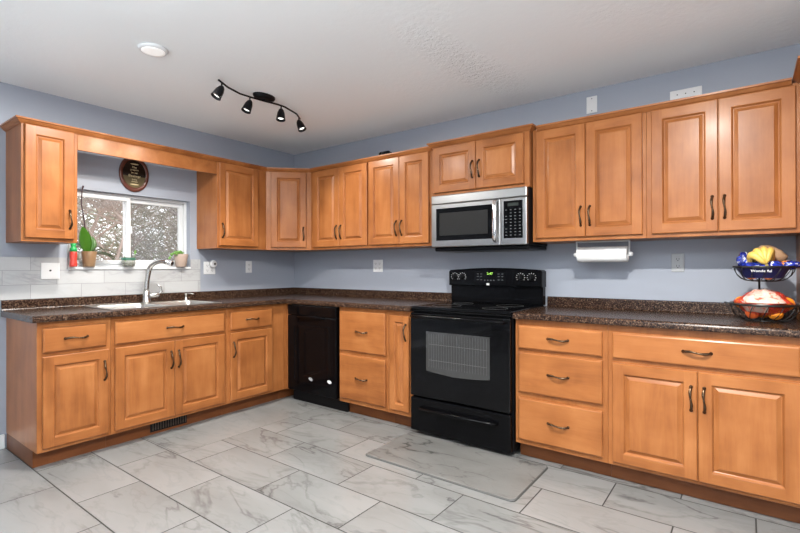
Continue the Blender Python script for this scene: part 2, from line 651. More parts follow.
def rect_frame(mb, x0, x1, y0, y1, z0, z1, t, bev=0.003):
    mb.box((x0, y0, z0), (x1, y0+t, z1), bev)
    mb.box((x0, y1-t, z0), (x1, y1, z1), bev)
    mb.box((x0, y0+t, z0), (x1, y1-t, z0+t), bev)
    mb.box((x0, y0+t, z1-t), (x1, y1-t, z1), bev)


mb = MB()
rect_frame(mb, -0.055, 0.005, -hw, hw, 0, hh, 0.022)
mb.build('window_frame', WHITE, win)
mb = MB()
rect_frame(mb, -0.02, 0.015, -hw+0.022, -0.010, 0.022, hh-0.022, 0.030)
sash = mb.build('sliding_sash', WHITE, win)
mb = MB()
rect_frame(mb, -0.05, -0.02, -0.045, hw-0.022, 0.022, hh-0.022, 0.034)
sash2 = mb.build('fixed_sash', WHITE, win)
MB().box((-0.006, -0.012, 0.27), (0.02, 0.0, 0.33), 0.003).build('sash_lock', WHITE, sash)


def glass_mat():
    m = bpy.data.materials.new('window_glass')
    m.use_nodes = True
    nt = m.node_tree
    for n in list(nt.nodes): nt.nodes.remove(n)
    o = nt.nodes.new('ShaderNodeOutputMaterial')
    t = nt.nodes.new('ShaderNodeBsdfTransparent')
    g = nt.nodes.new('ShaderNodeBsdfGlossy')
    g.inputs['Roughness'].default_value = 0.02
    x = nt.nodes.new('ShaderNodeMixShader')
    x.inputs[0].default_value = 0.04
    nt.links.new(t.outputs[0], x.inputs[1])
    nt.links.new(g.outputs[0], x.inputs[2])
    nt.links.new(x.outputs[0], o.inputs[0])
    return m


def screen_mat():
    m = bpy.data.materials.new('insect_screen')
    m.use_nodes = True
    nt = m.node_tree
    for n in list(nt.nodes): nt.nodes.remove(n)
    o = nt.nodes.new('ShaderNodeOutputMaterial')
    t = nt.nodes.new('ShaderNodeBsdfTransparent')
    g = nt.nodes.new('ShaderNodeBsdfDiffuse')
    g.inputs['Color'].default_value = (0.16, 0.16, 0.165, 1)
    x = nt.nodes.new('ShaderNodeMixShader')
    x.inputs[0].default_value = 0.32
    nt.links.new(t.outputs[0], x.inputs[1])
    nt.links.new(g.outputs[0], x.inputs[2])
    nt.links.new(x.outputs[0], o.inputs[0])
    return m


GL = glass_mat()
MB().box((-0.004, -hw+0.051, 0.051), (0.0, -0.039, hh-0.051)).build('window_pane', GL, sash)
MB().box((-0.037, -0.012, 0.055), (-0.033, hw-0.055, hh-0.055)).build('window_pane', GL, sash2)
MB().box((-0.0485, -0.012, 0.055), (-0.047, hw-0.055, hh-0.055)).build('insect_screen', screen_mat(), sash2)
# drywall return and tiled sill
MB().box((-0.055, -hw+0.001, -0.02), (0.078, hw-0.001, 0.0), 0.003).build('window_sill', WHITE, win)

# ------------------------------------------------------------------ cabinets


def pull(parent, u, z, y, vertical=True, mat=None, L=0.118):
    """arched pull with a collar in the middle, feet on the door face at y (front is -y)"""
    mb = MB()
    n = 13
    pts, rs = [], []
    for i in range(n):
        t = i/(n-1)
        a = (t-0.5)*L
        d = 0.003+0.024*math.sin(PI*t)**0.7
        wv = 0.0035*math.sin(2*PI*t)
        pts.append((u+wv, y-d, z+a) if vertical else (u+a, y-d, z+wv))
        rs.append(0.0066-0.0026*math.sin(PI*t)+0.0020*math.sin(2*PI*t)**2)
    mb.tube(pts, rs, 8)
    for e in (-0.5, 0.5):
        c = Vector((u, y, z+e*L)) if vertical else Vector((u+e*L, y, z))
        mb.tube([c, c+Vector((0, -0.003, 0)), c+Vector((0, -0.007, 0))], [0.0085, 0.0085, 0.005], 10)
    c = Vector((u, y-0.027, z))
    ax = Vector((0, 0, 1)) if vertical else Vector((1, 0, 0))
    mb.tube([c-ax*0.004, c, c+ax*0.004], [0.0038, 0.0058, 0.0038], 8)
    return mb.build('handle', BRONZE, parent)


def door(parent, u0, u1, z0, z1, y, hu=None, hz=None, fw=0.055):
    """five-piece raised panel door, back at y, front at y-.02"""
    mb = MB()
    T = 0.02
    yf = y-T
    # outer edge
    mb.rings(u0, u1, z0, z1, [(0, -T), (0, -0.004), (0.004, 0)], yf, close=False)
    i = 0.004
    f = fw
    V = lambda a, b: (a, yf, b)
    mb.face([V(u0+i, z0+i), V(u0+f, z0+i), V(u0+f, z1-i), V(u0+i, z1-i)], 0)
    mb.face([V(u1-f, z0+i), V(u1-i, z0+i), V(u1-i, z1-i), V(u1-f, z1-i)], 0)
    mb.face([V(u0+f, z0+i), V(u1-f, z0+i), V(u1-f, z0+f), V(u0+f, z0+f)], 1)
    mb.face([V(u0+f, z1-f), V(u1-f, z1-f), V(u1-f, z1-i), V(u0+f, z1-i)], 1)
    mb.rings(u0, u1, z0, z1, [(f, 0), (f+0.003, -0.0015), (f+0.008, -0.010), (f+0.010, -0.0115)], yf, close=False)
    bmesh.ops.remove_doubles(mb.bm, verts=mb.bm.verts, dist=1e-5)
    mb.rings(u0, u1, z0, z1, [(0, -T), (0.001, -T)], yf, close=True)
    d = mb.build('door', WOOD, parent)
    mb = MB()
    g = f+0.009
    mb.rings(u0, u1, z0, z1, [(g, -0.016), (g, -0.0118), (g+0.004, -0.0118), (g+0.020, -0.0035), (g+0.022, -0.0010)], yf, close=True)
    mb.build('raised_panel', WOOD, d, normals=False)
    if hu is not None: pull(d, hu, hz, yf)
    return d


def drawer(parent, u0, u1, z0, z1, y, handle=True, name='drawer'):
    mb = MB()
    T = 0.02
    mb.rings(u0, u1, z0, z1, [(0.001, -T), (0, -T), (0, -0.007), (0.003, -0.003), (0.009, 0)], y-T, mi=(1, 1))
    d = mb.build(name, WOOD, parent)
    if handle: pull(d, (u0+u1)/2, (z0+z1)/2+0.003, y-T, False)
    return d


def carcass(parent, w, d, z0, z1, toe=False, hollow=False):
    mb = MB()
    if hollow:
        mb.box((0, -(d-0.02), z0), (0.018, 0, z1))
        mb.box((w-0.018, -(d-0.02), z0), (w, 0, z1))
        mb.box((0.018, -(d-0.02), z0), (w-0.018, 0, z0+0.018))
        mb.box((0.018, -0.008, z0+0.018), (w-0.018, 0, z1))
    else:
        mb.box((0, -(d-0.02), z0), (w, 0, z1), 0.001)
    mb.build('carcass', WOOD, parent)
    mb = MB()
    mb.box((0, -d, z0), (w, -(d-0.02), z1), 0.0015)
    mb.build('face_frame', WOOD, parent)
    if toe:
        mb = MB()
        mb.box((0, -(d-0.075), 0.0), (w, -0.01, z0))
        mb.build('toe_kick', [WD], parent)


ZU0, ZU1 = 1.365, 2.12
DZ0, DZ1 = 1.388, 2.103


def left_xf(y):   # origin for the left run: local x -> +y, local -y -> +x
    return (0.002, y, 0), PI/2


def upper(label, loc, rz, w, doors, d=0.325, z0=ZU0, z1=ZU1, group=None):
    r = empty('upper_cabinet', loc, rz, label, 'cabinet', group)
    carcass(r, w, d, z0, z1)
    for u0, u1, side in doors:
        dz0 = z0+0.023
        dz1 = z1-0.017
        if side == 'r': hu = u1-0.026
        elif side == 'l': hu = u0+0.026
        door(r, u0, u1, dz0, dz1, -d, hu, dz0+0.130 if z0 < 1.5 else dz0+0.143)
    return r


# left wall uppers
upper('single-door maple upper cabinet left of the window', (0.002, -2.47, 0), PI/2, 0.305, [(0.015, 0.282, 'r')])
upper('single-door maple upper cabinet right of the window, beside the diagonal corner cabinet', (0.002, -1.128, 0), PI/2, 0.506, [(0.012, 0.407, 'l')])
# diagonal corner cabinet
cc = empty('corner_cabinet', (0.325, -0.62, 0), PI/4, 'diagonal maple corner upper cabinet with one door above the worktop corner', 'cabinet')
Lw = math.hypot(0.295, 0.295)
mb = MB()
t = bmesh.new()
h45 = Matrix.Rotation(-PI/4, 4, 'Z')
poly = [(0.0, 0.0), (0.2950-0.0, 0.2950)]
wpts = [(0.325, -0.62), (0.62, -0.325), (0.62, -0.002), (0.002, -0.002), (0.002, -0.62)]
A = [t.verts.new(h45 @ Vector((x-0.325, y+0.62, ZU0))) for x, y in wpts]
B = [t.verts.new(h45 @ Vector((x-0.325, y+0.62, ZU1))) for x, y in wpts]
t.faces.new(A); t.faces.new(B)
for k in range(5): t.faces.new((A[k], A[(k+1) % 5], B[(k+1) % 5], B[k]))
mb.merge(t, 0)
mb.build('carcass', WOOD, cc)
MB().box((0.001, -0.003, ZU0), (Lw-0.001, 0.0, ZU1)).build('face_frame', WOOD, cc)
door(cc, 0.045, Lw-0.045, DZ0, DZ1, -0.003, Lw-0.045-0.026, DZ0+0.130)
# back wall uppers
upper('two-door maple upper cabinet next to the diagonal corner cabinet', (0.621, -0.002, 0), 0, 1.345-0.621, [(0.047, 0.381, 'r'), (0.384, 0.716, 'l')], 0.323)
upper('two-door maple upper cabinet left of the microwave, with the small black gadget on top', (1.346, -0.002, 0), 0, 0.678, [(0.010, 0.3375, 'r'), (0.3405, 0.624, 'l')], 0.323)
upper('short two-door maple cabinet directly above the microwave', (2.025, -0.002, 0), 0, 0.770, [(0.016, 0.377, 'r'), (0.380, 0.735, 'l')], 0.363, 1.738, 2.122)
upper('two-door maple upper cabinet above the paper towel roll', (2.802, -0.002, 0), 0, 0.688, [(0.028, 0.3445, 'r'), (0.3475, 0.668, 'l')], 0.323)
upper('two-door maple upper cabinet above the fruit baskets, rightmost of the back wall', (3.491, -0.002, 0), 0, 0.688, [(0.026, 0.3465, 'r'), (0.3495, 0.669, 'l')], 0.323)
# tall cabinet cropped by the right edge
tc_ = empty('tall_cabinet', (4.181, -0.002, 0), 0, 'tall maple cabinet side panel at the far right edge, beside the fruit baskets', 'cabinet')
mb = MB(); mb.box((0, -0.588, 0.10), (0.61, 0, 2.12), 0.001); mb.build('carcass', WOOD, tc_)
mb = MB(); mb.box((0, -0.608, 0.10), (0.61, -0.588, 2.12), 0.001); mb.build('face_frame', WOOD, tc_)
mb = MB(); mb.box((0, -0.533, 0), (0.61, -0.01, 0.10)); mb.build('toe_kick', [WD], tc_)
door(tc_, 0.02, 0.59, 0.12, 1.20, -0.608, 0.05, 1.06)
door(tc_, 0.02, 0.59, 1.24, 2.103, -0.608, 0.05, 1.40)

# valance above the window
mb = MB()
mb.box((0.305, -2.164, 1.998), (0.325, -1.1285, 2.12), 0.0015)
o = mb.build('window_valance', [WH])
mb = MB()
tag(o, 'straight maple valance board bridging the two cabinets above the window', 'valance')

# crown moulding
CP = [(0.0, 2.1045), (0.005, 2.1045), (0.007, 2.109), (0.012, 2.111), (0.020, 2.120), (0.026, 2.127), (0.033, 2.129), (0.034, 2.139), (0.0, 2.139), (-0.02, 2.139), (-0.02, 2.1215), (0.0, 2.1215)]
CP = [(o_+0.0003, z) for o_, z in CP[:9]]+[(-0.02, 2.139), (-0.02, 2.1215), (0.0003, 2.1215)]


def crown(path, label, dz=0.0):
    mb = sweep(path, [(a, z+dz) for a, z in CP])
    return tag(mb.build('crown_moulding', [WH]), label, 'moulding')


crown([(0.002, -2.47), (0.327, -2.47), (0.327, -0.62), (0.621, -0.325), (2.0, -0.325)], 'long maple crown moulding along the left wall, the corner and up to the microwave cabinet')
crown([(2.025, -0.30), (2.025, -0.365), (2.796, -0.365), (2.796, -0.30)], 'short stepped maple crown moulding on the cabinet above the microwave', 0.008)
crown([(2.836, -0.325), (4.144, -0.325)], 'straight maple crown moulding over the two large cabinets right of the microwave')
crown([(4.181, -0.03), (4.181, -0.61), (4.79, -0.61)], 'maple crown moulding turning along the tall cabinet at the right edge', 0.002)

# base cabinets
ZB0, ZB1 = 0.10, 0.874


def base(name, label, loc, rz, w, d=0.61):
    r = empty(name, loc, rz, label, 'cabinet')
    carcass(r, w, d, ZB0, ZB1, True, 'sink' in name)
    return r


DRZ = (0.690, 0.838)
DOZ = (0.122, 0.668)
r = base('base_cabinet', 'maple base cabinet with one drawer and one door at the left end of the run', (0.002, -2.467, 0), PI/2, 0.396, 0.608)
drawer(r, 0.025, 0.367, *DRZ, -0.608)
door(r, 0.025, 0.380, *DOZ, -0.608, 0.380-0.026, 0.668-0.135)
r = base('sink_cabinet', 'wide maple sink base cabinet under the window with false drawer front and two doors', (0.002, -2.070, 0), PI/2, 0.845, 0.608)
drawer(r, 0.021, 0.820, *DRZ, -0.608, True, 'drawer_front')
door(r, 0.021, 0.4175, *DOZ, -0.608, 0.4175-0.026, 0.668-0.135)
door(r, 0.4205, 0.822, *DOZ, -0.608, 0.4205+0.026, 0.668-0.135)
r = base('base_cabinet', 'narrow maple base cabinet with one drawer and one door, beside the dishwasher corner', (0.002, -1.224, 0), PI/2, 0.575, 0.608)
drawer(r, 0.029, 0.438, *DRZ, -0.608)
door(r, 0.029, 0.438, *DOZ, -0.608, 0.029+0.026, 0.668-0.135)
r = base('base_cabinet', 'maple base cabinet with two deep drawers between dishwasher and narrow door', (1.270, -0.002, 0), 0, 0.511, 0.608)
drawer(r, 0.014, 0.492, 0.524, 0.845, -0.608)
drawer(r, 0.014, 0.492, 0.134, 0.492, -0.608)
r = base('base_cabinet', 'slim maple base cabinet with a single narrow door left of the range', (1.782, -0.002, 0), 0, 0.223, 0.608)
door(r, 0.024, 0.200, 0.134, 0.838, -0.608, 0.200-0.024, 0.838-0.12, fw=0.045)
r = base('base_cabinet', 'maple base cabinet with three stacked drawers right of the range', (2.796, -0.002, 0), 0, 0.542, 0.608)
drawer(r, 0.024, 0.516, 0.694, 0.834, -0.608)
drawer(r, 0.024, 0.516, 0.424, 0.671, -0.608)
drawer(r, 0.024, 0.516, 0.130, 0.388, -0.608)
r = base('base_cabinet', 'wide maple base cabinet with one long drawer and two doors at the right', (3.339, -0.002, 0), 0, 0.84, 0.608)
drawer(r, 0.025, 0.815, 0.694, 0.834, -0.608)
door(r, 0.025, 0.4205, *DOZ, -0.608, 0.4205-0.026, 0.668-0.135)
door(r, 0.4245, 0.815, *DOZ, -0.608, 0.4245+0.026, 0.668-0.135)
# blind corner carcass behind dishwasher corner
r = empty('corner_base_cabinet', (0.002, -0.002, 0), 0, 'maple corner post between the left run and the dishwasher', 'cabinet')
MB().box((0, -0.645, ZB0), (0.608, 0, ZB1)).build('carcass', WOOD, r)
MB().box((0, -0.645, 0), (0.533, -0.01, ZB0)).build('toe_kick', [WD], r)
MB().box((0.608, -0.606, ZB0), (0.630, -0.02, ZB1)).build('corner_filler', WOOD, r)

# toe kick vent
v = empty('floor_vent', (0.536, -1.65, 0), 0, 'black slotted heating grille set in the toe kick under the sink cabinet', 'vent')
MB().box((0, -0.135, 0.018), (0.004, 0.135, 0.088), 0.001).build('grille_frame', BLACKM, v)
mb = MB()
for k in range(14):
    y = -0.12+k*0.0185
    mb.box((0.004, y, 0.028), (0.0075, y+0.007, 0.078))
mb.build('grille_slats', simple('grille_dark', (0.05, 0.035, 0.025), 0.5), v)

# ------------------------------------------------------------------ worktops
ZT = 0.914
EP = [(0.0, ZT-0.038), (0.0, ZT), (0.030, ZT), (0.038, ZT-0.002), (0.044, ZT-0.007), (0.047, ZT-0.014), (0.048, ZT-0.030), (0.046, ZT-0.038)]
SX0, SX1, SY0, SY1 = 0.115, 0.575, -2.035, -1.275    # hole of the sink
r = empty('worktop', (0, 0, 0), 0, 'L-shaped dark brown speckled laminate worktop with the sink, along left and back walls', 'worktop')
mb = sweep([(0.60, -2.497), (0.60, -0.60), (2.009, -0.60)], EP)
zb = ZT-0.038
for a, b in (((0.002, -2.497), (0.60, SY0)), ((0.002, SY1), (0.60, -0.60)), ((0.002, SY0), (SX0, SY1)), ((SX1, SY0), (0.60, SY1)), ((0.002, -0.60), (2.009, -0.002))):
    mb.box((a[0], a[1], zb), (b[0], b[1], ZT))
mb.build('worktop_slab', GR, r)
SPL = [(0.0, ZT), (0.0, 0.983), (0.014, 0.983), (0.019, 0.980), (0.020, 0.974), (0.020, 0.925), (0.024, 0.917), (0.028, ZT)]
mb = sweep([(0.0075, -2.497), (0.0075, -0.002), (2.009, -0.002)], SPL)
mb.build('backsplash', GR, r)
r = empty('worktop', (0, 0, 0), 0, 'dark brown speckled laminate worktop right of the range, under the fruit baskets', 'worktop')
mb = sweep([(2.794, -0.60), (4.179, -0.60)], EP)
mb.box((2.794, -0.60, zb), (4.179, -0.002, ZT))
mb.build('worktop_slab', GR, r)
mb = sweep([(2.794, -0.002), (4.179, -0.002)], SPL)
mb.build('backsplash', GR, r)

# ------------------------------------------------------------------ sink
s = empty('sink', (0.345, -1.655, ZT), 0, 'double-bowl stainless steel sink let into the worktop under the window', 'sink')
mb = MB()
bx0, bx1 = -0.17, 0.215
bowls = [(-0.375, -0.015), (0.015, 0.375)]
zt = 0.006
xs0, xs1, ys0, ys1 = -0.25, 0.25, -0.40, 0.40


def flat(a, b): mb.box((a[0], a[1], 0.0008), (b[0], b[1], zt), 0.0)


flat((xs0, ys0), (bx0, ys1)); flat((bx1, ys0), (xs1, ys1))
flat((bx0, ys0), (bx1, bowls[0][0])); flat((bx0, bowls[0][1]), (bx1, bowls[1][0])); flat((bx0, bowls[1][1]), (bx1, ys1))
mb.build('rim', SINKM, s)
for y0, y1 in bowls:
    mb = MB()
    t = bmesh.new()
    prof = [(0, zt), (0.004, 0.0), (0.010, -0.14), (0.035, -0.165)]

    def rr(i, z, rad=0.045):
        out = []
        X0, X1, Y0, Y1 = bx0+i, bx1-i, y0+i, y1-i
        for cx, cy, a0 in ((X1-rad, Y1-rad, 0), (X0+rad, Y1-rad, PI/2), (X0+rad, Y0+rad, PI), (X1-rad, Y0+rad, 1.5*PI)):
            for k in range(5):
                a = a0+k*PI/8
                out.append(t.verts.new((cx+rad*math.cos(a), cy+rad*math.sin(a), z)))
        return out
    R = [rr(i, z) for i, z in prof]
    for A, B in zip(R, R[1:]):
        for k in range(20):
            f = t.faces.new((A[k], A[(k+1) % 20], B[(k+1) % 20], B[k]))
            f.smooth = True
    t.faces.new(R[-1])
    mb.merge(t, 0)
    bo = mb.build('bowl', SINKM, s, normals=False)
    MB().lathe([(0.04, -0.1645), (0.04, -0.162), (0.03, -0.1625)], (0.02, (y0+y1)/2, 0), 20).build('drain', CHROME, bo)

# faucet
f_ = empty('faucet', (0.125, -1.62, ZT+0.006), 0, 'brushed steel gooseneck faucet with side lever behind the sink', 'faucet')
MB().lathe([(0.036, 0.0006), (0.036, 0.006), (0.031, 0.012), (0.029, 0.05), (0.025, 0.085), (0.020, 0.10)], n=24).build('faucet_body', NICKEL, f_)
dirx, diry = 0.87, 0.49
pts, rs = [], []
for i in range(18):
    t_ = i/17
    if t_ < 0.45:
        q = t_/0.45
        h = 0.0+0.02*q*q; z = 0.09+0.155*q
    else:
        q = (t_-0.45)/0.55
        a = PI*0.66*q
        h = 0.02+0.115*(1-math.cos(a))
        z = 0.245+0.085*math.sin(a)
    pts.append((h*dirx, h*diry, z)); rs.append(0.018 if t_ < 0.8 else 0.018+0.003*(t_-0.8)/0.2)
MB().tube(pts, rs, 14).build('spout', NICKEL, f_)
e = Vector(pts[-1]); d_ = (Vector(pts[-1])-Vector(pts[-2])).normalized()
MB().tube([e, e+d_*0.03, e+d_*0.034], [0.0215, 0.022, 0.016], 16).build('spray_head', CHROME, f_)
MB().tube([(0.0, 0.018, 0.055), (0.0, 0.085, 0.058), (0.0, 0.098, 0.058)], [0.020, 0.020, 0.015], 14).build('valve', NICKEL, f_)
MB().tube([(0.0, 0.088, 0.06), (0.004, 0.115, 0.085), (0.004, 0.108, 0.122), (0.0, 0.082, 0.145)], [0.010, 0.0095, 0.008, 0.006], 10).build('lever', NICKEL, f_)
d_ = empty('soap_dispenser', (0.135, -1.30, ZT+0.006), 0, 'small steel soap dispenser pump at the right end of the sink', 'soap dispenser')
MB().lathe([(0.017, 0.0006), (0.017, 0.006), (0.011, 0.01), (0.010, 0.045), (0.014, 0.05), (0.014, 0.058)], n=16).build('pump_base', NICKEL, d_)
MB().tube([(0, 0, 0.056), (0.03, 0.028, 0.058), (0.05, 0.045, 0.052)], [0.006, 0.005, 0.0045], 8).build('nozzle', NICKEL, d_)

# ------------------------------------------------------------------ dishwasher
d = empty('dishwasher', (0.952, -0.03, 0), 0, 'black built-in dishwasher with two small white stickers in the corner', 'dishwasher')
MB().box((-0.305, -0.56, 0.105), (0.305, 0, 0.872), 0.002).build('tub', BLACKM, d)
MB().box((-0.31, -0.53, 0.0), (0.36, -0.50, 0.104), 0.001).build('kick_plate', BLACKM, d)
mb = MB()
mb.box((-0.302, -0.606, 0.112), (0.302, -0.561, 0.775), 0.006, seg=2)
mb.rings(-0.225, 0.225, 0.19, 0.70, [(0, 0.0), (0.004, 0.004), (0.016, 0.004), (0.022, 0.001)], -0.606)
dd = mb.build('door', BLACK, d)
mb = MB()
mb.box((-0.302, -0.606, 0.779), (0.302, -0.561, 0.868), 0.006, seg=2)
dp = mb.build('control_panel', BLACK, d)
# handle: bowed lip at the top of the door
mb = MB()
N = 16
pts = [(-0.17+0.34*i/N, -0.606-0.028*math.sin(PI*i/N)**0.6, 0.765+0.012*math.sin(PI*i/N)) for i in range(N+1)]
mb.tube(pts, [0.009]*(N+1), 8)
mb.build('handle', BLACK, dd)
for (x, z, rot_) in ((0.004, 0.238, 0.25), (0.230, 0.246, 0.15)):
    mb = MB()
    mb.lathe([(0.025, -0.0006), (0.025, 0.0006)], n=24, sx=1, sy=0.55, M=Matrix.Translation((x, -0.6111, z)) @ Matrix.Rotation(rot_, 4, 'Y') @ Matrix.Rotation(PI/2, 4, 'X'))
    o = mb.build('sticker', WTRIM if x > 0.1 else GPLATE, dd)
    o['label'] = 'white oval sticker'

# ------------------------------------------------------------------ range
g = empty('range', (2.401, -0.03, 0), 0, 'black freestanding electric range with glass cooktop and arched oven window', 'stove')
MB().box((-0.381, -0.585, 0.03), (0.381, 0, 0.895), 0.002).build('body', BLACKM, g)
MB().box((-0.380, -0.612, 0.896), (0.380, -0.02, 0.918), 0.005, seg=2).build('cooktop', GLASSB, g)
RINGM = simple('burner_print', (0.035, 0.035, 0.035), 0.4)
for cx, cy, rr_ in ((-0.19, -0.44, 0.105), (0.19, -0.44, 0.085), (-0.19, -0.19, 0.075), (0.19, -0.19, 0.095)):
    pts = [(cx+math.cos(2*PI*k/40)*rr_, cy+math.sin(2*PI*k/40)*rr_, 0.9182) for k in range(40)]
    MB().tube(pts, 0.001, 4, closed=True).build('burner_ring', RINGM, g)
MB().box((-0.379, -0.610, 0.878), (0.379, -0.586, 0.894), 0.006, seg=2).build('front_trim', BLACK, g)
mb = MB()
mb.box((-0.380, -0.630, 0.283), (0.380, -0.586, 0.874), 0.008, seg=2)
od = mb.build('oven_door', GLASSB, g)
# oven window with an arched lower edge
wpoly = [(-0.243, 0.748), (0.243, 0.748), (0.243, 0.474)]
for k in range(1, 12):
    t_ = k/12
    wpoly.append((0.243-0.486*t_, 0.474-0.018*math.sin(PI*t_)))
wpoly.append((-0.243, 0.474))
mb = MB()
mb.prism([(x, z) for x, z in wpoly], -0.6318, -0.6301)
ow = mb.build('oven_window', OVENW, od)
mb = MB()
for zz in (0.55, 0.66):
    mb.box((-0.22, -0.6324, zz), (0.22, -0.6319, zz+0.002))
for k in range(23):
    mb.box((-0.22+k*0.02, -0.6323, 0.50), (-0.219+k*0.02, -0.6319, 0.735))
mb.build('oven_racks', simple('rack_grey', (0.09, 0.09, 0.09), 0.5), ow)
mb = MB()
mb.tube([(-0.35, -0.63, 0.852), (-0.345, -0.668, 0.852), (-0.30, -0.674, 0.853), (0, -0.678, 0.854), (0.30, -0.674, 0.853), (0.345, -0.668, 0.852), (0.35, -0.63, 0.852)], [0.011]*7, 12)
mb.build('door_handle', BLACK, od)
mb = MB(); mb.box((-0.380, -0.628, 0.035), (0.380, -0.586, 0.272), 0.008, seg=2)
dw = mb.build('storage_drawer', BLACK, g)
mb = MB(); mb.tube([(-0.29, -0.627, 0.205), (-0.285, -0.655, 0.205), (0, -0.664, 0.205), (0.285, -0.655, 0.205), (0.29, -0.627, 0.205)], [0.011]*5, 10)
mb.build('drawer_handle', BLACK, dw)
for sx in (-0.34, 0.34):
    MB().lathe([(0.018, 0.0), (0.018, 0.01), (0.012, 0.035)], (sx, -0.52, 0), 12).build('foot', BLACKM, g)
# backguard
mb = MB()
mb.box((-0.378, -0.055, 0.919), (0.384, 0.0, 1.06), 0.004)
bgd = mb.build('backguard', BLACK, g)
gp = [(-0.381, 1.052), (0.388, 1.052), (0.388, 1.165)]
for k in range(0, 13):
    t_ = k/12
    gp.append((0.375-0.743*t_, 1.176+0.016*math.sin(PI*t_)))
gp.append((-0.381, 1.165))
mb = MB(); mb.prism(gp, -0.085, -0.0, bev=0.006)
cpn = mb.build('control_panel', BLACK, bgd)
Y0 = -0.0855
for x in (-0.325, -0.258, 0.228, 0.31):
    mb = MB()
    M = Matrix.Translation((x, Y0, 1.122)) @ Matrix.Rotation(PI/2, 4, 'X')
    mb.lathe([(0.024, 0.0), (0.023, 0.004), (0.019, 0.006), (0.017, 0.022), (0.014, 0.024)], n=20, M=M)
    mb.box((x-0.003, Y0-0.032, 1.105), (x+0.003, Y0-0.02, 1.139), 0.001)
    k_ = mb.build('knob', BLACKM, cpn)
    mb = MB()
    for q in range(9):
        a = -0.7*PI+q*1.4*PI/8+PI/2
        px, pz = x+0.032*math.cos(a), 1.122+0.030*math.sin(a)
        mb.box((px-0.0022, Y0-0.001, pz-0.0022), (px+0.0022, Y0+0.0002, pz+0.0022))
    mb.build('dial_marks', LMARK, cpn)
MB().box((-0.15, Y0-0.0016, 1.075), (0.11, Y0+0.0002, 1.165), 0.0006).build('display_glass', GLASSB, cpn)
text('clock_digits', '2:47', 0.026, (-0.018, Y0-0.0024, 1.147), (PI/2, 0, 0), GREENLED, cpn, sx=1.1)
mb = MB()
for x in (-0.12, -0.09, 0.055, 0.085):
    for z in (1.145, 1.125, 1.10):
        mb.box((x-0.007, Y0-0.0024, z-0.002), (x+0.007, Y0-0.0017, z+0.002))
for x in (-0.06, -0.035, -0.01, 0.015):
    mb.box((x-0.005, Y0-0.0024, 1.093), (x+0.005, Y0-0.0017, 1.1))
mb.build('touch_pad_marks', MARK, cpn)
MB().box((-0.045, Y0-0.0022, 1.058), (-0.022, Y0+0.0002, 1.074), 0.0005).build('badge', LMARK, cpn)

# ------------------------------------------------------------------ microwave
mw = empty('microwave', (2.4145, -0.003, 1.318), 0, 'stainless steel over-the-range microwave under the short cabinet', 'microwave')
mb = MB(); mb.box((-0.380, -0.385, 0.030), (0.380, 0, 0.417), 0.003); mb.build('housing', BLACKM, mw)
mb = MB(); mb.box((-0.378, -0.375, 0.0), (0.378, -0.01, 0.0295), 0.008)
ub = mb.build('underside', BLACKM, mw)
FG = simple('filter_grey', (0.18, 0.18, 0.18), 0.45, 0.6)
for k in (-0.2, 0.2):
    MB().box((k-0.12, -0.30, -0.004), (k+0.12, -0.12, -0.0005)).build('grease_filter', FG, ub)
mb = MB(); mb.box((-0.380, -0.418, 0.352), (0.380, -0.386, 0.417), 0.006, seg=2); mb.build('vent_trim', STEEL, mw)
mb = MB(); mb.box((-0.380, -0.418, 0.030), (0.190, -0.386, 0.350), 0.006, seg=2)
md = mb.build('door', STEEL, mw)
mb = MB(); mb.box((0.192, -0.418, 0.030), (0.380, -0.386, 0.350), 0.006, seg=2)
mp_ = mb.build('control_side', STEEL, mw)
MB().box((-0.335, -0.4195, 0.078), (0.128, -0.4175, 0.318), 0.0005).build('door_glass', GLASSB, md)
MB().box((-0.305, -0.4203, 0.115), (0.095, -0.4192, 0.283), 0.0003).build('viewing_mesh', simple('viewing_mesh', (0.02, 0.02, 0.02), 0.3, spec=0.15), md)
mb = MB()
pts = [(0.155, -0.416, 0.058), (0.155, -0.440, 0.068)]+[(0.155+0.004*math.sin(PI*k/8), -0.440-0.014*math.sin(PI*k/8), 0.068+0.262*k/8) for k in range(1, 8)]+[(0.155, -0.440, 0.330), (0.155, -0.416, 0.340)]
mb.tube(pts, [0.012]*len(pts), 12)
mb.xform(Matrix.Translation((0.155, 0, 0)) @ Matrix.Diagonal((1.4, 1, 1, 1)) @ Matrix.Translation((-0.155, 0, 0)))
mb.build('handle', CHROME, md)
MB().box((0.215, -0.4195, 0.075), (0.352, -0.4175, 0.330), 0.001).build('keypad', GLASSB, mp_)
mb = MB()
for rw in range(9):
    for cl_ in range(4):
        if rw in (1, 5) and cl_ in (0,): continue
        x = 0.234+cl_*0.033; z = 0.268-rw*0.0215
        mb.box((x-0.006, -0.4202, z-0.0022), (x+0.006, -0.4196, z+0.0022))
mb.build('key_marks', MARK, mp_)['kind'] = 'stuff'
MB().box((0.245, -0.4202, 0.292), (0.322, -0.4196, 0.314)).build('display', simple('display_dark', (0.02, 0.025, 0.022), 0.2), mp_)

mw.scale = (0.99, 0.965, 1)

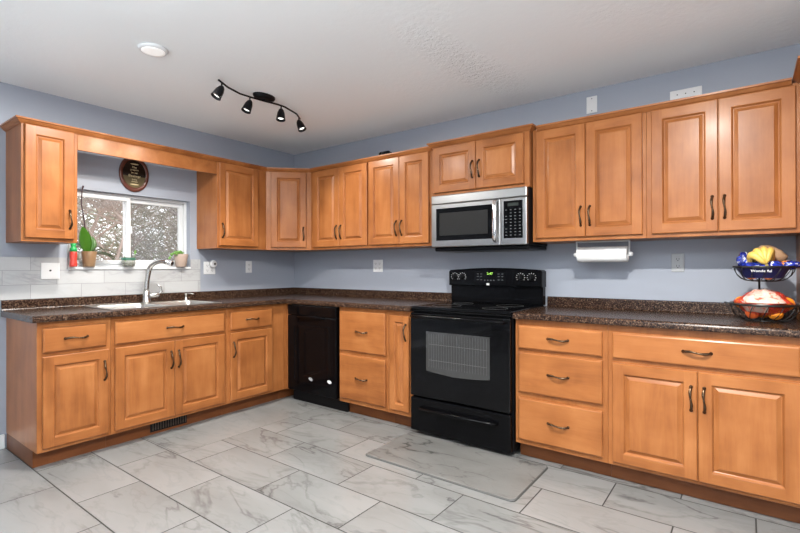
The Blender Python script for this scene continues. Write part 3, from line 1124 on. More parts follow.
# ------------------------------------------------------------------ floor mat
mb = MB()
t = bmesh.new()
pl = []
X0, X1, Yb, Yf, rad = 2.003, 3.012, -0.625, -1.150, 0.03
for cx, cy, a0 in ((X1-rad, Yb-rad, 0), (X0+rad, Yb-rad, PI/2), (X0+rad, Yf+rad, PI), (X1-rad, Yf+rad, 1.5*PI)):
    for k in range(5): pl.append((cx+rad*math.cos(a0+k*PI/8), cy+rad*math.sin(a0+k*PI/8)))
R = []
for ins, z in ((0, 0.0006), (0, 0.005), (0.006, 0.010), (0.012, 0.011)):
    R.append([t.verts.new(((x-(X0+X1)/2)*(1-ins/0.5)+(X0+X1)/2, (y-(Yb+Yf)/2)*(1-ins/0.26)+(Yb+Yf)/2, z)) for x, y in pl])
for A, B in zip(R, R[1:]):
    for k in range(20): t.faces.new((A[k], A[(k+1) % 20], B[(k+1) % 20], B[k]))
t.faces.new(R[-1]); t.faces.new(R[0][::-1])
for f in t.faces:
    if max(v.co.z for v in f.verts) < 0.0105: f.material_index = 1
bmesh.ops.recalc_face_normals(t, faces=t.faces)
mi_ = [f.material_index for f in t.faces]
mb.merge(t, 0)
mb.bm.faces.ensure_lookup_table()
for f, q in zip(mb.bm.faces, mi_): f.material_index = q
tag(mb.build('floor_mat', [MAT_M, simple('mat_edge', (0.07, 0.07, 0.068), 0.7)]), 'grey marble-patterned kitchen mat on the floor in front of the range', 'mat')

# ------------------------------------------------------------------ lamps


def ceiling_light(x, y, label, k=1.0):
    r = empty('ceiling_light', (x, y, CEIL), 0, label, 'light', 'white disc ceiling lights')
    MB().lathe([(0.076, -0.0005), (0.076, -0.009), (0.071, -0.015), (0.062, -0.017)], n=36).build('trim_ring', WTRIM, r)
    MB().lathe([(0.061, -0.016), (0.060, -0.0185), (0.045, -0.0195)], n=36).build('diffuser', LAMPW, r)
    l = bpy.data.lights.new('disc_lamp', 'AREA')
    l.shape = 'DISK'; l.size = 0.12; l.energy = P_DISC*k; l.color = (1.0, 0.965, 0.91)
    o = bpy.data.objects.new('disc_lamp', l)
    o.location = (0, 0, -0.026)
    o.parent = r
    col.objects.link(o)


ceiling_light(1.283, -2.115, 'white disc ceiling light above the floor left of the track light')
ceiling_light(3.75, -2.16, 'white disc ceiling light overhead near the camera', 2.8)
ceiling_light(2.5, -3.9, 'added unseen disc ceiling light behind the camera, left side', 0.1)  # this rear pair is out of view, added as weak fill
ceiling_light(4.9, -3.9, 'added unseen disc ceiling light behind the camera, right side', 0.1)

tr = empty('track_light', (1.185, -1.29, CEIL), 0, 'black wavy track light with four small spot heads on the ceiling', 'light')
MB().lathe([(0.058, -0.0005), (0.058, -0.010), (0.052, -0.022), (0.03, -0.028)], (0, 0, 0), 28, sy=1.5).build('canopy', BLACKM, tr)
MB().tube([(0, 0, -0.024), (0, 0, -0.036)], 0.007, 8).build('stem', BLACKM, tr)


BARP = [(1.261, -1.697), (1.200, -1.590), (1.165, -1.474), (1.170, -1.380), (1.182, -1.290), (1.203, -1.190), (1.203, -1.118), (1.150, -0.960), (1.078, -0.862)]


def barp(t_):   # S-curve in plan through measured points
    u = t_*(len(BARP)-1)
    k = min(int(u), len(BARP)-2)
    a, b = BARP[k], BARP[k+1]
    u -= k
    return Vector((a[0]+(b[0]-a[0])*u-1.185, a[1]+(b[1]-a[1])*u+1.29, -0.036))


mb = MB(); mb.tube([barp(i/24) for i in range(25)], 0.0065, 8); mb.build('bar', BLACKM, tr)
aims = [Vector((-0.13, -0.48, -0.9)), Vector((-0.06, -0.40, -1)), Vector((0.15, -0.18, -1)), Vector((0.50, 0.1, -1.0))]
for i, t_ in enumerate((0.04, 0.35, 0.69, 0.955)):
    p = barp(t_)
    dv = aims[i].normalized()
    piv = p+Vector((0, 0, -0.035))
    hd = MB()
    hd.tube([p, piv], 0.005, 8)
    q = dv.to_track_quat('Z', 'Y').to_matrix().to_4x4()
    M = Matrix.Translation(piv) @ q
    hd.lathe([(0.010, -0.012), (0.019, 0.0), (0.027, 0.025), (0.032, 0.068), (0.034, 0.077), (0.030, 0.077), (0.026, 0.060)], n=20, M=M, capt=False)
    h = hd.build('spot_head', BLACKM, tr)
    MB().lathe([(0.025, 0.055), (0.022, 0.062)], n=18, M=M).build('bulb', BULB, h)
    l = bpy.data.lights.new('spot_lamp', 'SPOT')
    l.energy = P_SPOT; l.spot_size = 2.7; l.spot_blend = 0.5; l.shadow_soft_size = 0.02
    l.color = (1.0, 0.94, 0.84)
    o = bpy.data.objects.new('spot_lamp', l)
    o.matrix_local = Matrix.Translation(piv+dv*0.080) @ dv.to_track_quat('-Z', 'Y').to_matrix().to_4x4()
    o.parent = tr
    col.objects.link(o)

# ------------------------------------------------------------------ wall plates


def outlet(loc, rz, label, gangs=1, mat=PLATE, kind='outlet', blank=False, horizontal=False):
    r = empty('wall_'+kind if kind != 'outlet' else 'wall_outlet', loc, rz, label, kind)
    w_, h_ = (0.07 if gangs == 1 else 0.115)/2, 0.0575
    if horizontal: w_, h_ = 0.085, 0.029
    MB().box((-w_, -0.006, -h_), (w_, -0.0005, h_), 0.002).build('plate', mat, r)
    if blank:
        mb = MB()
        for x, z in (((-0.045, 0), (0, 0), (0.045, 0)) if horizontal else ((0, 0.042), (0, -0.042))):
            mb.lathe([(0.004, 0), (0.0035, 0.001)], n=10, M=Matrix.Translation((x, -0.006, z)) @ Matrix.Rotation(PI/2, 4, 'X'))
        mb.build('screws', DARK if horizontal else MARK, r)
        return r
    for gx in ([0] if gangs == 1 else [-0.024, 0.024]):
        for z in (-0.0215, 0.0215):
            mb = MB()
            mb.box((gx-0.016, -0.0078, z-0.0155), (gx+0.016, -0.006, z+0.0155), 0.0008)
            s_ = mb.build('socket', mat, r)
            mb = MB()
            mb.box((gx-0.008, -0.0082, z-0.003), (gx-0.0055, -0.0077, z+0.008))
            mb.box((gx+0.0055, -0.0082, z-0.003), (gx+0.008, -0.0077, z+0.007))
            mb.box((gx-0.0025, -0.0082, z-0.011), (gx+0.0025, -0.0077, z-0.006))
            mb.build('slots', DARK, s_)
    return r


outlet((1.182, 0, 1.212), 0, 'white double-gang outlet on the back wall under the corner cabinets', 2)
outlet((3.615, 0, 1.222), 0, 'grey single outlet on the back wall right of the paper towels', 1, GPLATE)
outlet((0, -0.585, 1.205), PI/2, 'small white outlet on the left wall near the corner', 1)
outlet((0, -1.005, 1.195), PI/2, 'white double-gang outlet behind the plugged-in round device', 2)
p_ = empty('plug_in_device', (0.0085, -0.985, 1.232), PI/2, 'round white plug-in air freshener on the outlet right of the window', 'air freshener')
MB().lathe([(0.020, 0.0), (0.034, 0.008), (0.034, 0.03), (0.026, 0.038)], n=24, M=Matrix.Rotation(PI/2, 4, 'X')).build('body', PLATE, p_)
MB().lathe([(0.010, 0.0375), (0.009, 0.0395)], n=16, M=Matrix.Translation((0.008, 0, 0)) @ Matrix.Rotation(PI/2, 4, 'X')).build('dark_lens', DARK, p_)
# switch-style plate on the tile
r = empty('wall_plate', (0.007, -2.225, 1.175), PI/2, 'white wall plate with a single jack on the tiles under the left cabinet', 'wall plate')
MB().box((-0.055, -0.006, -0.0575), (0.055, -0.0005, 0.0575), 0.002).build('plate', PLATE, r)
MB().lathe([(0.007, 0), (0.006, 0.003)], n=14, M=Matrix.Translation((0, -0.006, 0.004)) @ Matrix.Rotation(PI/2, 4, 'X')).build('jack', DARK, r)
outlet((3.103, 0, 2.322), 0, 'blank white plate high on the wall above the paper towel cabinet', 1, PLATE, 'plate', True)
outlet((3.660, 0, 2.275), 0, 'wide white plate with three screw holes above the rightmost upper cabinets', 1, PLATE, 'plate', True, True)

# ------------------------------------------------------------------ paper towels
h = empty('towel_holder', (3.21, -0.18, 1.364), 0, 'white under-cabinet paper towel holder with two side arms', 'towel holder')
MB().box((-0.165, -0.015, -0.006), (0.165, 0.015, -0.0005), 0.001).build('mounting_bar', WHITE, h)
for sx in (-1, 1):
    mb = MB()
    mb.box((sx*0.160-0.003, -0.012, -0.10), (sx*0.160+0.003, 0.012, -0.006), 0.001)
    mb.lathe([(0.014, -0.004), (0.016, 0.006), (0.010, 0.016)], n=16, M=Matrix.Translation((sx*0.163, 0, -0.086)) @ Matrix.Rotation(sx*PI/2, 4, 'Y'))
    mb.build('arm', WHITE, h)
mb = MB()
mb.lathe([(0.02, -0.15), (0.050, -0.15), (0.0505, -0.148), (0.0505, 0.148), (0.050, 0.15), (0.02, 0.15), (0.02, -0.15)], n=36, M=Matrix.Rotation(PI/2, 4, 'Y'), capb=False, capt=False)
mb.xform(Matrix.Translation((3.21, -0.18, 1.278)))
PAPER = simple('paper_towel', (0.82, 0.82, 0.81), 0.85, nscale=150, bump=0.3)
tag(mb.build('paper_towel_roll', PAPER), 'white paper towel roll hanging under the cabinet right of the microwave', 'paper towels')

# ------------------------------------------------------------------ black gadget on the cabinet
k = empty('gadget', (1.440, -0.20, 2.121), 0, 'small black round gadget lying on top of the cabinet left of the microwave', 'gadget')
MB().lathe([(0.040, -0.035), (0.046, -0.03), (0.046, 0.03), (0.040, 0.035)], n=24, M=Matrix.Translation((0, 0, 0.0465)) @ Matrix.Rotation(PI/2, 4, 'Y')).build('body', BLACKM, k)
MB().lathe([(0.046, -0.006), (0.048, 0.0), (0.046, 0.006)], n=24, M=Matrix.Translation((-0.052, 0, 0.0485)) @ Matrix.Rotation(PI/2, 4, 'Y')).build('end_cap', NICKEL, k)
MB().tube([(0.03, 0.0, 0.080), (0.055, 0, 0.07), (0.066, 0, 0.035), (0.055, 0, 0.006)], 0.006, 8).build('clip', BLACKM, k)

# ------------------------------------------------------------------ plaque
pq = empty('wall_plaque', (0.0, -1.662, 1.953), PI/2, 'oval wooden plaque with black and gold lettering hung above the window', 'plaque')
Mx = Matrix.Rotation(PI/2, 4, 'X')
RIM = simple('plaque_mahogany', (0.10, 0.028, 0.018), 0.25, noise=0.15)
MB().lathe([(0.145, 0.001), (0.145, 0.012), (0.138, 0.018), (0.118, 0.015), (0.112, 0.012)], n=48, M=Matrix.Diagonal((0.78, 1, 1, 1)) @ Mx).build('rim', RIM, pq)
pm, nt, b = newmat('plaque_face')
tc = nt.nodes.new('ShaderNodeTexCoord'); sp = nt.nodes.new('ShaderNodeSeparateXYZ')
nt.links.new(tc.outputs['Object'], sp.inputs[0])
r_ = ramp(nt, [(0.0, (0.11, 0.085, 0.04)), (1.0, (0.012, 0.008, 0.006))]); r_.color_ramp.interpolation = 'CONSTANT'
r_.color_ramp.elements[1].position = 0.5
mr = nt.nodes.new('ShaderNodeMapRange'); mr.inputs[1].default_value = -0.07; mr.inputs[2].default_value = 0.03
nt.links.new(sp.outputs[2], mr.inputs[0]); nt.links.new(mr.outputs[0], r_.inputs[0]); nt.links.new(r_.outputs[0], b.inputs['Base Color'])
b.inputs['Roughness'].default_value = 0.2
MB().lathe([(0.112, 0.0122), (0.111, 0.0135)], n=48, M=Matrix.Diagonal((0.78, 1, 1, 1)) @ Mx).build('face', pm, pq)
GOLD = simple('gold_print', (0.62, 0.50, 0.28), 0.4)
for s_, sz, z in (('May', 0.022, 0.052), ('prayers', 0.02, 0.032), ('be our', 0.018, 0.008), ('Blessings', 0.026, -0.018), ('today', 0.018, -0.045), ('always', 0.018, -0.062)):
    text('lettering', s_, sz, (0, -0.0138, z), (PI/2, 0, 0), GOLD, pq)
for z, wd in ((0.078, 0.045), (-0.085, 0.048)):
    MB().lathe([(1, -0.0003), (1, 0.0005)], n=20, M=Matrix.Translation((0, -0.0142, z)) @ Matrix.Diagonal((wd*0.7, 1, 0.005, 1)) @ Mx).build('flourish', GOLD, pq)

# ------------------------------------------------------------------ window sill things
ZS = WZ0+0.0005
LEAF = simple('orchid_leaf', (0.04, 0.13, 0.010), 0.35, noise=0.35, nscale=12)
LEAF2 = simple('succulent_leaf', (0.12, 0.26, 0.05), 0.5, noise=0.3)
STEM = simple('dark_stem', (0.04, 0.015, 0.02), 0.6)
ROOT = simple('orchid_root', (0.05, 0.055, 0.03), 0.7)
SOIL = simple('soil', (0.035, 0.022, 0.015), 0.95, noise=0.4, nscale=120, bump=0.6)
POTW = wood('woodgrain_pot', True, ((0.10, 0.05, 0.025), (0.25, 0.15, 0.08), (0.42, 0.31, 0.2)), 0.3)
TERRA = simple('taupe_pot', (0.36, 0.27, 0.22), 0.6, noise=0.1)


def leaf(parent, base, d, up, L, W, mat, name='leaf', droop=0.0, fold=0.25):
    d = Vector(d).normalized(); up = Vector(up).normalized()
    side = d.cross(up).normalized(); up = side.cross(d).normalized()
    mb = MB()
    n = 9
    rows = []
    for layer in (0.0012, -0.0012):
        rr_ = []
        for i in range(n+1):
            t_ = i/n
            wv = W*math.sin(PI*min(1, t_*0.93+0.05))**0.75
            c = Vector(base)+d*L*t_+up*(-droop*t_*t_*L)+Vector((0, 0, -droop*0.3*L*t_**3))
            rr_.append([mb.bm.verts.new(c+side*(wv*s_)+up*(fold*abs(s_)*wv+layer)) for s_ in (-1, -0.5, 0, 0.5, 1)])
        rows.append(rr_)
    for rr_ in rows:
        for a, b_ in zip(rr_, rr_[1:]):
            for k in range(4):
                f = mb.bm.faces.new((a[k], a[k+1], b_[k+1], b_[k])); f.smooth = True
    for a, b_ in ((0, 1),):
        A, B = rows
        for i in range(n):
            for k in (0, 4):
                f = mb.bm.faces.new((A[i][k], A[i+1][k], B[i+1][k], B[i][k]))
    return mb.build(name, mat, parent)


o_ = empty('potted_orchid', (0.022, -1.988, ZS), 0, 'orchid with broad green leaves and bare flower spike in a wood-look pot', 'plant')
MB().lathe([(0.036, 0), (0.038, 0.002), (0.052, 0.112), (0.050, 0.115), (0.047, 0.108), (0.045, 0.095)], n=30, capt=False).build('pot', POTW, o_)
MB().lathe([(0.043, 0.09), (0.044, 0.098)], n=24).build('soil', SOIL, o_)
leaf(o_, (0.0, -0.01, 0.10), (0.2, -0.30, 1.0), (1, 0.2, -0.1), 0.20, 0.045, LEAF, droop=-0.1)
leaf(o_, (0.0, 0.01, 0.10), (0.15, 0.02, 1.0), (1, -0.3, 0.1), 0.135, 0.034, LEAF, droop=0.25)
leaf(o_, (0.0, 0.0, 0.10), (0.2, -1.0, 0.9), (0.6, 0.5, 0.6), 0.14, 0.028, LEAF, droop=0.1)
leaf(o_, (0.005, 0.02, 0.105), (0.25, 1.0, 0.05), (1, 0, 0.5), 0.15, 0.014, simple('withered_leaf', (0.03, 0.04, 0.02), 0.6), droop=0.35)
MB().tube([(0, -0.01, 0.10), (-0.004, -0.018, 0.22), (0.0, -0.033, 0.36), (-0.004, -0.048, 0.46), (0.0, -0.046, 0.56), (0.002, -0.038, 0.60)], [0.0055, 0.0052, 0.0048, 0.0044, 0.004, 0.006], 7).build('flower_spike', STEM, o_)
for j, (dy, dz, L_) in enumerate(((1, 0.15, 0.15), (1, -0.25, 0.13), (0.8, 0.5, 0.10))):
    mb = MB()
    mb.tube([(0.01, 0.01, 0.105), (0.02, 0.01+dy*L_*0.4, 0.11+dz*L_*0.6+0.012), (0.025, 0.01+dy*L_*0.8, 0.11+dz*L_*0.7), (0.03, 0.01+dy*L_*1.15, 0.10+dz*L_*0.6-0.02)], [0.0042, 0.004, 0.0036, 0.0028], 6)
    mb.build('aerial_root', ROOT, o_)

b_ = empty('sauce_bottle', (0.045, -2.096, ZS), 0, 'small red squeeze bottle with green cap left of the orchid', 'bottle')
MB().lathe([(0.020, 0), (0.024, 0.004), (0.024, 0.03), (0.021, 0.05), (0.024, 0.075), (0.023, 0.105), (0.015, 0.122)], n=22).build('bottle_body', simple('red_bottle', (0.55, 0.05, 0.035), 0.3, noise=0.1), b_)
GC = simple('green_cap', (0.02, 0.36, 0.09), 0.35)
MB().lathe([(0.022, 0.110), (0.022, 0.136), (0.014, 0.142), (0.014, 0.150), (0.018, 0.160), (0.012, 0.172), (0.004, 0.176)], n=20).build('cap', GC, b_)

g_ = empty('glass_planter', (0.03, -1.715, ZS), 0, 'small glass bowl planter with soil and one tiny sprout on the sill', 'plant')
gm, nt, b = newmat('green_tint_glass')
b.inputs['Base Color'].default_value = (0.36, 0.38, 0.33, 1); b.inputs['Roughness'].default_value = 0.08; b.inputs['Alpha'].default_value = 0.45
MB().lathe([(0.035, 0), (0.044, 0.006), (0.050, 0.035), (0.047, 0.055), (0.050, 0.075), (0.048, 0.075), (0.044, 0.055)], n=28, capt=False).build('bowl', gm, g_)
MB().lathe([(0.034, 0.003), (0.041, 0.008), (0.046, 0.034)], n=24).build('soil', SOIL, g_)
MB().lathe([(0.0505, 0.052), (0.0515, 0.062), (0.0505, 0.072)], n=28, capb=False, capt=False).build('band', simple('dark_green_band', (0.03, 0.12, 0.08), 0.4), g_)
MB().tube([(0, 0.03, 0.03), (0, 0.04, 0.08), (0, 0.048, 0.10)], 0.0015, 5).build('sprout_stem', LEAF2, g_)
leaf(g_, (0, 0.048, 0.10), (0.1, 0.1, 1), (1, 0, 0), 0.035, 0.009, LEAF2)
leaf(g_, (0, -0.02, 0.04), (0.1, -0.3, 1), (1, 0, 0), 0.045, 0.006, LEAF2)

t_ = empty('potted_succulent', (0.025, -1.285, ZS), 0, 'taupe tapered pot with a small trailing succulent at the right end of the sill', 'plant')
MB().lathe([(0.040, 0), (0.042, 0.003), (0.058, 0.105), (0.056, 0.11), (0.051, 0.104), (0.050, 0.09)], n=28, capt=False).build('pot', TERRA, t_)
MB().lathe([(0.047, 0.085), (0.049, 0.095)], n=24).build('soil', SOIL, t_)
mb = MB()
random.seed(3)
for k in range(26):
    if k < 15:
        t0 = k/14
        p = Vector((0.02, -0.03-0.07*t0, 0.115+0.01*math.sin(t0*3)-0.035*t0*t0))
    else:
        p = Vector((0.0, random.uniform(-0.03, 0.02), random.uniform(0.11, 0.13)))
    p += Vector((random.uniform(-0.012, 0.012),)*1+(random.uniform(-0.012, 0.012), random.uniform(-0.012, 0.012)))
    mb.sphere(p, random.uniform(0.011, 0.017), 8, sc=(1, 0.5, 1), rot=Matrix.Rotation(random.uniform(0, 3), 3, 'X'))
mb.tube([(0, 0, 0.09), (0.01, -0.03, 0.118), (0.02, -0.07, 0.115), (0.02, -0.10, 0.085)], 0.0025, 6)
mb.build('foliage', LEAF2, t_)

# ------------------------------------------------------------------ fruit baskets
WIRE = simple('black_wire', (0.01, 0.01, 0.01), 0.35)
BX, BY = 4.030, -0.335
b2 = empty('fruit_basket', (BX, BY, ZT), 0, 'two-tier black wire fruit basket on the worktop at the right edge', 'basket')


def bowl_wires(cx, cy, z0, z1, r0, r1, name):
    mb = MB()
    ring = lambda r, z, q: mb.tube([(cx+r*math.cos(2*PI*k/36), cy+r*math.sin(2*PI*k/36), z) for k in range(36)], q, 6, closed=True)
    ring(r1, z1, 0.0068)
    ring(r0, z0, 0.003)
    for k in range(14):
        a = 2*PI*k/14
        pts = []
        for i in range(6):
            s_ = i/5
            rr_ = r0+(r1-r0)*math.sin(s_*PI/2)
            zz = z0+(z1-z0)*(1-math.cos(s_*PI/2))
            aa = a+0.35*s_
            pts.append((cx+rr_*math.cos(aa), cy+rr_*math.sin(aa), zz))
        mb.tube(pts, 0.0022, 5)
    for k in range(4):
        a = PI*k/4
        mb.tube([(cx+r0*math.cos(a), cy+r0*math.sin(a), z0), (cx-r0*math.cos(a), cy-r0*math.sin(a), z0)], 0.002, 5)
    return mb.build(name, WIRE, b2)


bowl_wires(0, 0, 0.006, 0.088, 0.075, 0.142, 'lower_bowl')
bowl_wires(0, 0.0, 0.208, 0.280, 0.055, 0.126, 'upper_bowl')
mb = MB()
mb.tube([(-0.015, 0.135, 0.005), (-0.015, 0.15, 0.09), (-0.015, 0.15, 0.24), (-0.015, 0.12, 0.279)], 0.005, 8)
mb.tube([(-0.015, 0.135, 0.005), (-0.005, 0.07, 0.005)], 0.004, 6)
mb.build('support_post', WIRE, b2)
mb = MB()
for sy in (-1, 1):
    mb.tube([(-0.142, sy*0.02, 0.088), (-0.165, sy*0.015, 0.092)], 0.003, 6)
mb.tube([(-0.165, -0.015, 0.092), (-0.165, 0.015, 0.092)], 0.003, 6)
mb.build('side_handle', WIRE, b2)

ORANGE = simple('orange_peel', (0.85, 0.27, 0.02), 0.4, noise=0.12, nscale=60, bump=0.25)
GRAPE = simple('red_grapefruit_peel', (0.80, 0.14, 0.03), 0.4, noise=0.2, nscale=30, bump=0.2)


def fruit(name, c, r, mat, label, group):
    mb = MB()
    mb.sphere((0, 0, 0), r, 18, sc=(1, 1, 0.94))
    mb.lathe([(0.004, 0), (0.002, 0.002)], (0, 0, r*0.93), 8, mi=1)
    o = mb.build(name, [mat, LEAF2])
    o.location = c
    o.rotation_euler = (random.uniform(-1, 1), random.uniform(-1, 1), 0)
    return tag(o, label, 'orange' if name != 'mandarin' else 'mandarin', group)


r0 = 0.034
low = [(-0.045, -0.03, 0.045, GRAPE), (0.045, -0.035, 0.045, ORANGE), (0.0, 0.05, 0.045, ORANGE), (-0.090, -0.012, 0.094, ORANGE), (0.090, -0.015, 0.094, ORANGE),
       (0.0, -0.065, 0.100, GRAPE), (-0.035, 0.015, 0.112, ORANGE), (0.038, 0.012, 0.112, GRAPE)]
lab = ['red-orange fruit at the bottom left of the lower basket', 'orange at the bottom right of the lower basket', 'orange at the bottom rear of the lower basket', 'orange at the left rim of the lower basket',
       'orange at the right rim of the lower basket', 'red-orange fruit at the front of the lower basket', 'orange on top of the lower pile, left', 'red-orange fruit on top of the lower pile, right']
for (x, y, z, mt), lb in zip(low, lab):
    fruit('orange', (BX+x, BY+y, ZT+z), r0, mt, lb, 'oranges in the lower basket')


def cloth_shell(name, c, rx, ry, h, z0, mat, hole=None, thick=0.0012, seed=1, amp=0.006, a0=0, a1=2*PI, rmin=0.0, n=40, nr=12, mats=None, mifn=None):
    """crumpled dome that drapes over a pile"""
    rnd = random.Random(seed)
    ph = [(rnd.uniform(2, 9), rnd.uniform(0, 6.3), rnd.uniform(3, 14), rnd.uniform(0, 6.3)) for _ in range(6)]
    mb = MB()
    rows = []
    for i in range(nr+1):
        s_ = rmin+(1-rmin)*i/nr
        row = []
        for k in range(n+1):
            a = a0+(a1-a0)*k/n
            q = sum(math.sin(p[0]*a+p[1])*math.sin(p[2]*s_+p[3]) for p in ph)/3
            R_1 = s_*(1+0.06*q)
            z = z0+h*(1-s_**2.4)+amp*q
            row.append(mb.bm.verts.new((c[0]+rx*R_1*math.cos(a), c[1]+ry*R_1*math.sin(a), c[2]+z)))
        rows.append(row)
    for i in range(nr):
        for k in range(n):
            f = mb.bm.faces.new((rows[i][k], rows[i][k+1], rows[i+1][k+1], rows[i+1][k])); f.smooth = True
            if mifn: f.material_index = mifn(i/nr, a0+(a1-a0)*k/n)
    o = mb.build(name, mats or mat)
    sm = o.modifiers.new('s', 'SOLIDIFY'); sm.thickness = thick
    return o


# red net bag and its printed label lie over the lower oranges
def net_mat():
    m = bpy.data.materials.new('red_net')
    m.use_nodes = True
    nt = m.node_tree
    L = nt.links
    b = nt.nodes['Principled BSDF']
    b.inputs['Base Color'].default_value = (0.62, 0.05, 0.03, 1)
    b.inputs['Roughness'].default_value = 0.5
    tc = nt.nodes.new('ShaderNodeTexCoord')
    v = nt.nodes.new('ShaderNodeTexVoronoi'); v.feature = 'DISTANCE_TO_EDGE'
    v.inputs['Scale'].default_value = 85
    L.new(tc.outputs['Object'], v.inputs['Vector'])
    lt = nt.nodes.new('ShaderNodeMath'); lt.operation = 'LESS_THAN'; lt.inputs[1].default_value = 0.14
    L.new(v.outputs['Distance'], lt.inputs[0])
    L.new(lt.outputs[0], b.inputs['Alpha'])
    return m


nb = cloth_shell('net_bag', (BX, BY, ZT), 0.126, 0.126, 0.062, 0.096, net_mat(), seed=4, amp=0.004, thick=0.0008)
tag(nb, 'red net bag with a pink and white label over the oranges in the lower basket', 'bag')


def label_mat():
    m, nt, b = newmat('bag_label')
    tc = nt.nodes.new('ShaderNodeTexCoord')
    n = nt.nodes.new('ShaderNodeTexNoise'); n.inputs['Scale'].default_value = 28; n.inputs['Detail'].default_value = 4; n.inputs['Distortion'].default_value = 1.5
    nt.links.new(tc.outputs['Object'], n.inputs['Vector'])
    r = ramp(nt, [(0.36, (0.60, 0.10, 0.05)), (0.45, (0.75, 0.45, 0.36)), (0.56, (0.58, 0.50, 0.42)), (0.7, (0.60, 0.57, 0.54))])
    nt.links.new(n.outputs[0], r.inputs[0])
    nt.links.new(r.outputs[0], b.inputs['Base Color'])
    b.inputs['Roughness'].default_value = 0.3
    return m


ns = cloth_shell('bag_side', (0, 0, 0), 0.124, 0.124, -0.080, 0.096, net_mat(), seed=14, amp=0.003, thick=0.0008, rmin=0.55)
ns.parent = nb
ns.location = (BX, BY, ZT)
lbm = label_mat()
lb = cloth_shell('bag_label', (0, 0, 0), 0.125, 0.132, 0.066, 0.100, lbm, seed=9, amp=0.005, a0=-PI/2-0.95, a1=-PI/2+0.75, rmin=0.05)
for kx in lb.data.vertices: pass
lb.parent = nb
lb.location = (BX, BY, ZT)
lb3 = cloth_shell('bag_label', (0, 0, 0), 0.130, 0.130, -0.075, 0.094, lbm, seed=10, amp=0.003, a0=-PI/2-0.85, a1=-PI/2+0.15, rmin=0.70)
lb3.parent = nb
lb3.location = (BX, BY, ZT)
lb2 = cloth_shell('bag_label', (0, 0, 0), 0.11, 0.12, 0.062, 0.103, lbm, seed=12, amp=0.005, a0=PI*0.1, a1=PI*0.75, rmin=0.05)
lb2.parent = nb
lb2.location = (BX, BY, ZT)

# upper basket: mandarins in a blue bag, bananas on top
ZB = ZT+0.208
for j, (x, y, z) in enumerate([(-0.05, -0.035, 0.034), (0.018, -0.055, 0.034), (0.02, 0.03, 0.031), (-0.045, 0.04, 0.034), (-0.012, -0.005, 0.072), (0.055, -0.015, 0.070)]):
    fruit('mandarin', (BX+x, BY+y, ZB+z), 0.027, ORANGE, ['mandarin at the front left of the upper basket', 'mandarin at the front centre of the upper basket', 'mandarin in the middle of the upper basket', 'mandarin at the rear left of the upper basket', 'mandarin on top under the bananas in the upper basket', 'mandarin showing beside the bananas at the right of the upper basket'][j], 'mandarins in the upper basket')


def blue_mat():
    m, nt, b = newmat('blue_bag')
    tc = nt.nodes.new('ShaderNodeTexCoord')
    n = nt.nodes.new('ShaderNodeTexNoise'); n.inputs['Scale'].default_value = 24; n.inputs['Detail'].default_value = 3; n.inputs['Distortion'].default_value = 0.8
    nt.links.new(tc.outputs['Object'], n.inputs['Vector'])
    r = ramp(nt, [(0.30, (0.85, 0.26, 0.02)), (0.37, (0.012, 0.02, 0.16)), (0.52, (0.02, 0.05, 0.42)), (0.62, (0.75, 0.76, 0.82))])
    r.color_ramp.interpolation = 'CONSTANT'
    nt.links.new(n.outputs[0], r.inputs[0])
    nt.links.new(r.outputs[0], b.inputs['Base Color'])
    b.inputs['Roughness'].default_value = 0.25
    return m


BLUE = blue_mat()
bb = cloth_shell('fruit_bag', (BX, BY, ZB), 0.118, 0.118, 0.040, 0.066, BLUE, seed=21, amp=0.008, rmin=0.1)
tag(bb, 'crumpled blue printed fruit bag under the bananas in the upper basket', 'bag')
# corner flaps of the bag: one up at the left, one hanging over the rim at the right
for (cx, cz, sx_, sz_, sd) in ((-0.082, 0.108, 0.032, 0.044, 5), (0.128, 0.082, 0.048, 0.022, 6)):
    mb = MB()
    rnd = random.Random(sd)
    t = bmesh.new()
    bmesh.ops.create_icosphere(t, subdivisions=3, radius=1)
    for v in t.verts:
        q = 1+0.16*math.sin(5*v.co.x+sd)*math.sin(6*v.co.z+1)+0.10*math.sin(11*v.co.y+v.co.z*7)
        v.co = Vector((cx+v.co.x*sx_*q, v.co.y*0.05*q-0.01, cz+v.co.z*sz_*q))
    for f in t.faces: f.smooth = True
    mb.merge(t, 0)
    fl = mb.build('bag_corner', BLUE, bb)
    fl.location = (BX if cx < 0 else BX-0.03, BY, ZB)
# the printed band on the front of the bag
mb = MB()
N = 14
for i in range(N):
    a0_, a1_ = -PI/2-1.3+2.3*i/N, -PI/2-1.3+2.3*(i+1)/N
    pr = []
    for a in (a0_, a1_):
        for z in (0.016, 0.066):
            rr_ = 0.098+(z-0.03)*0.65
            pr.append((BX+rr_*math.cos(a), BY+rr_*math.sin(a), ZB+z))
    mb.face([pr[0], pr[2], pr[3], pr[1]])
bmesh.ops.remove_doubles(mb.bm, verts=mb.bm.verts, dist=1e-5)
o = mb.build('printed_band', simple('navy_print', (0.012, 0.015, 0.07), 0.3), bb)
o.modifiers.new('s', 'SOLIDIFY').thickness = 0.001
tx = text('bag_lettering', 'Wonderful', 0.018, (BX-0.012, BY-0.1225, ZB+0.052), (PI/2, 0, 0.0), LMARK, bb, sx=1.05)

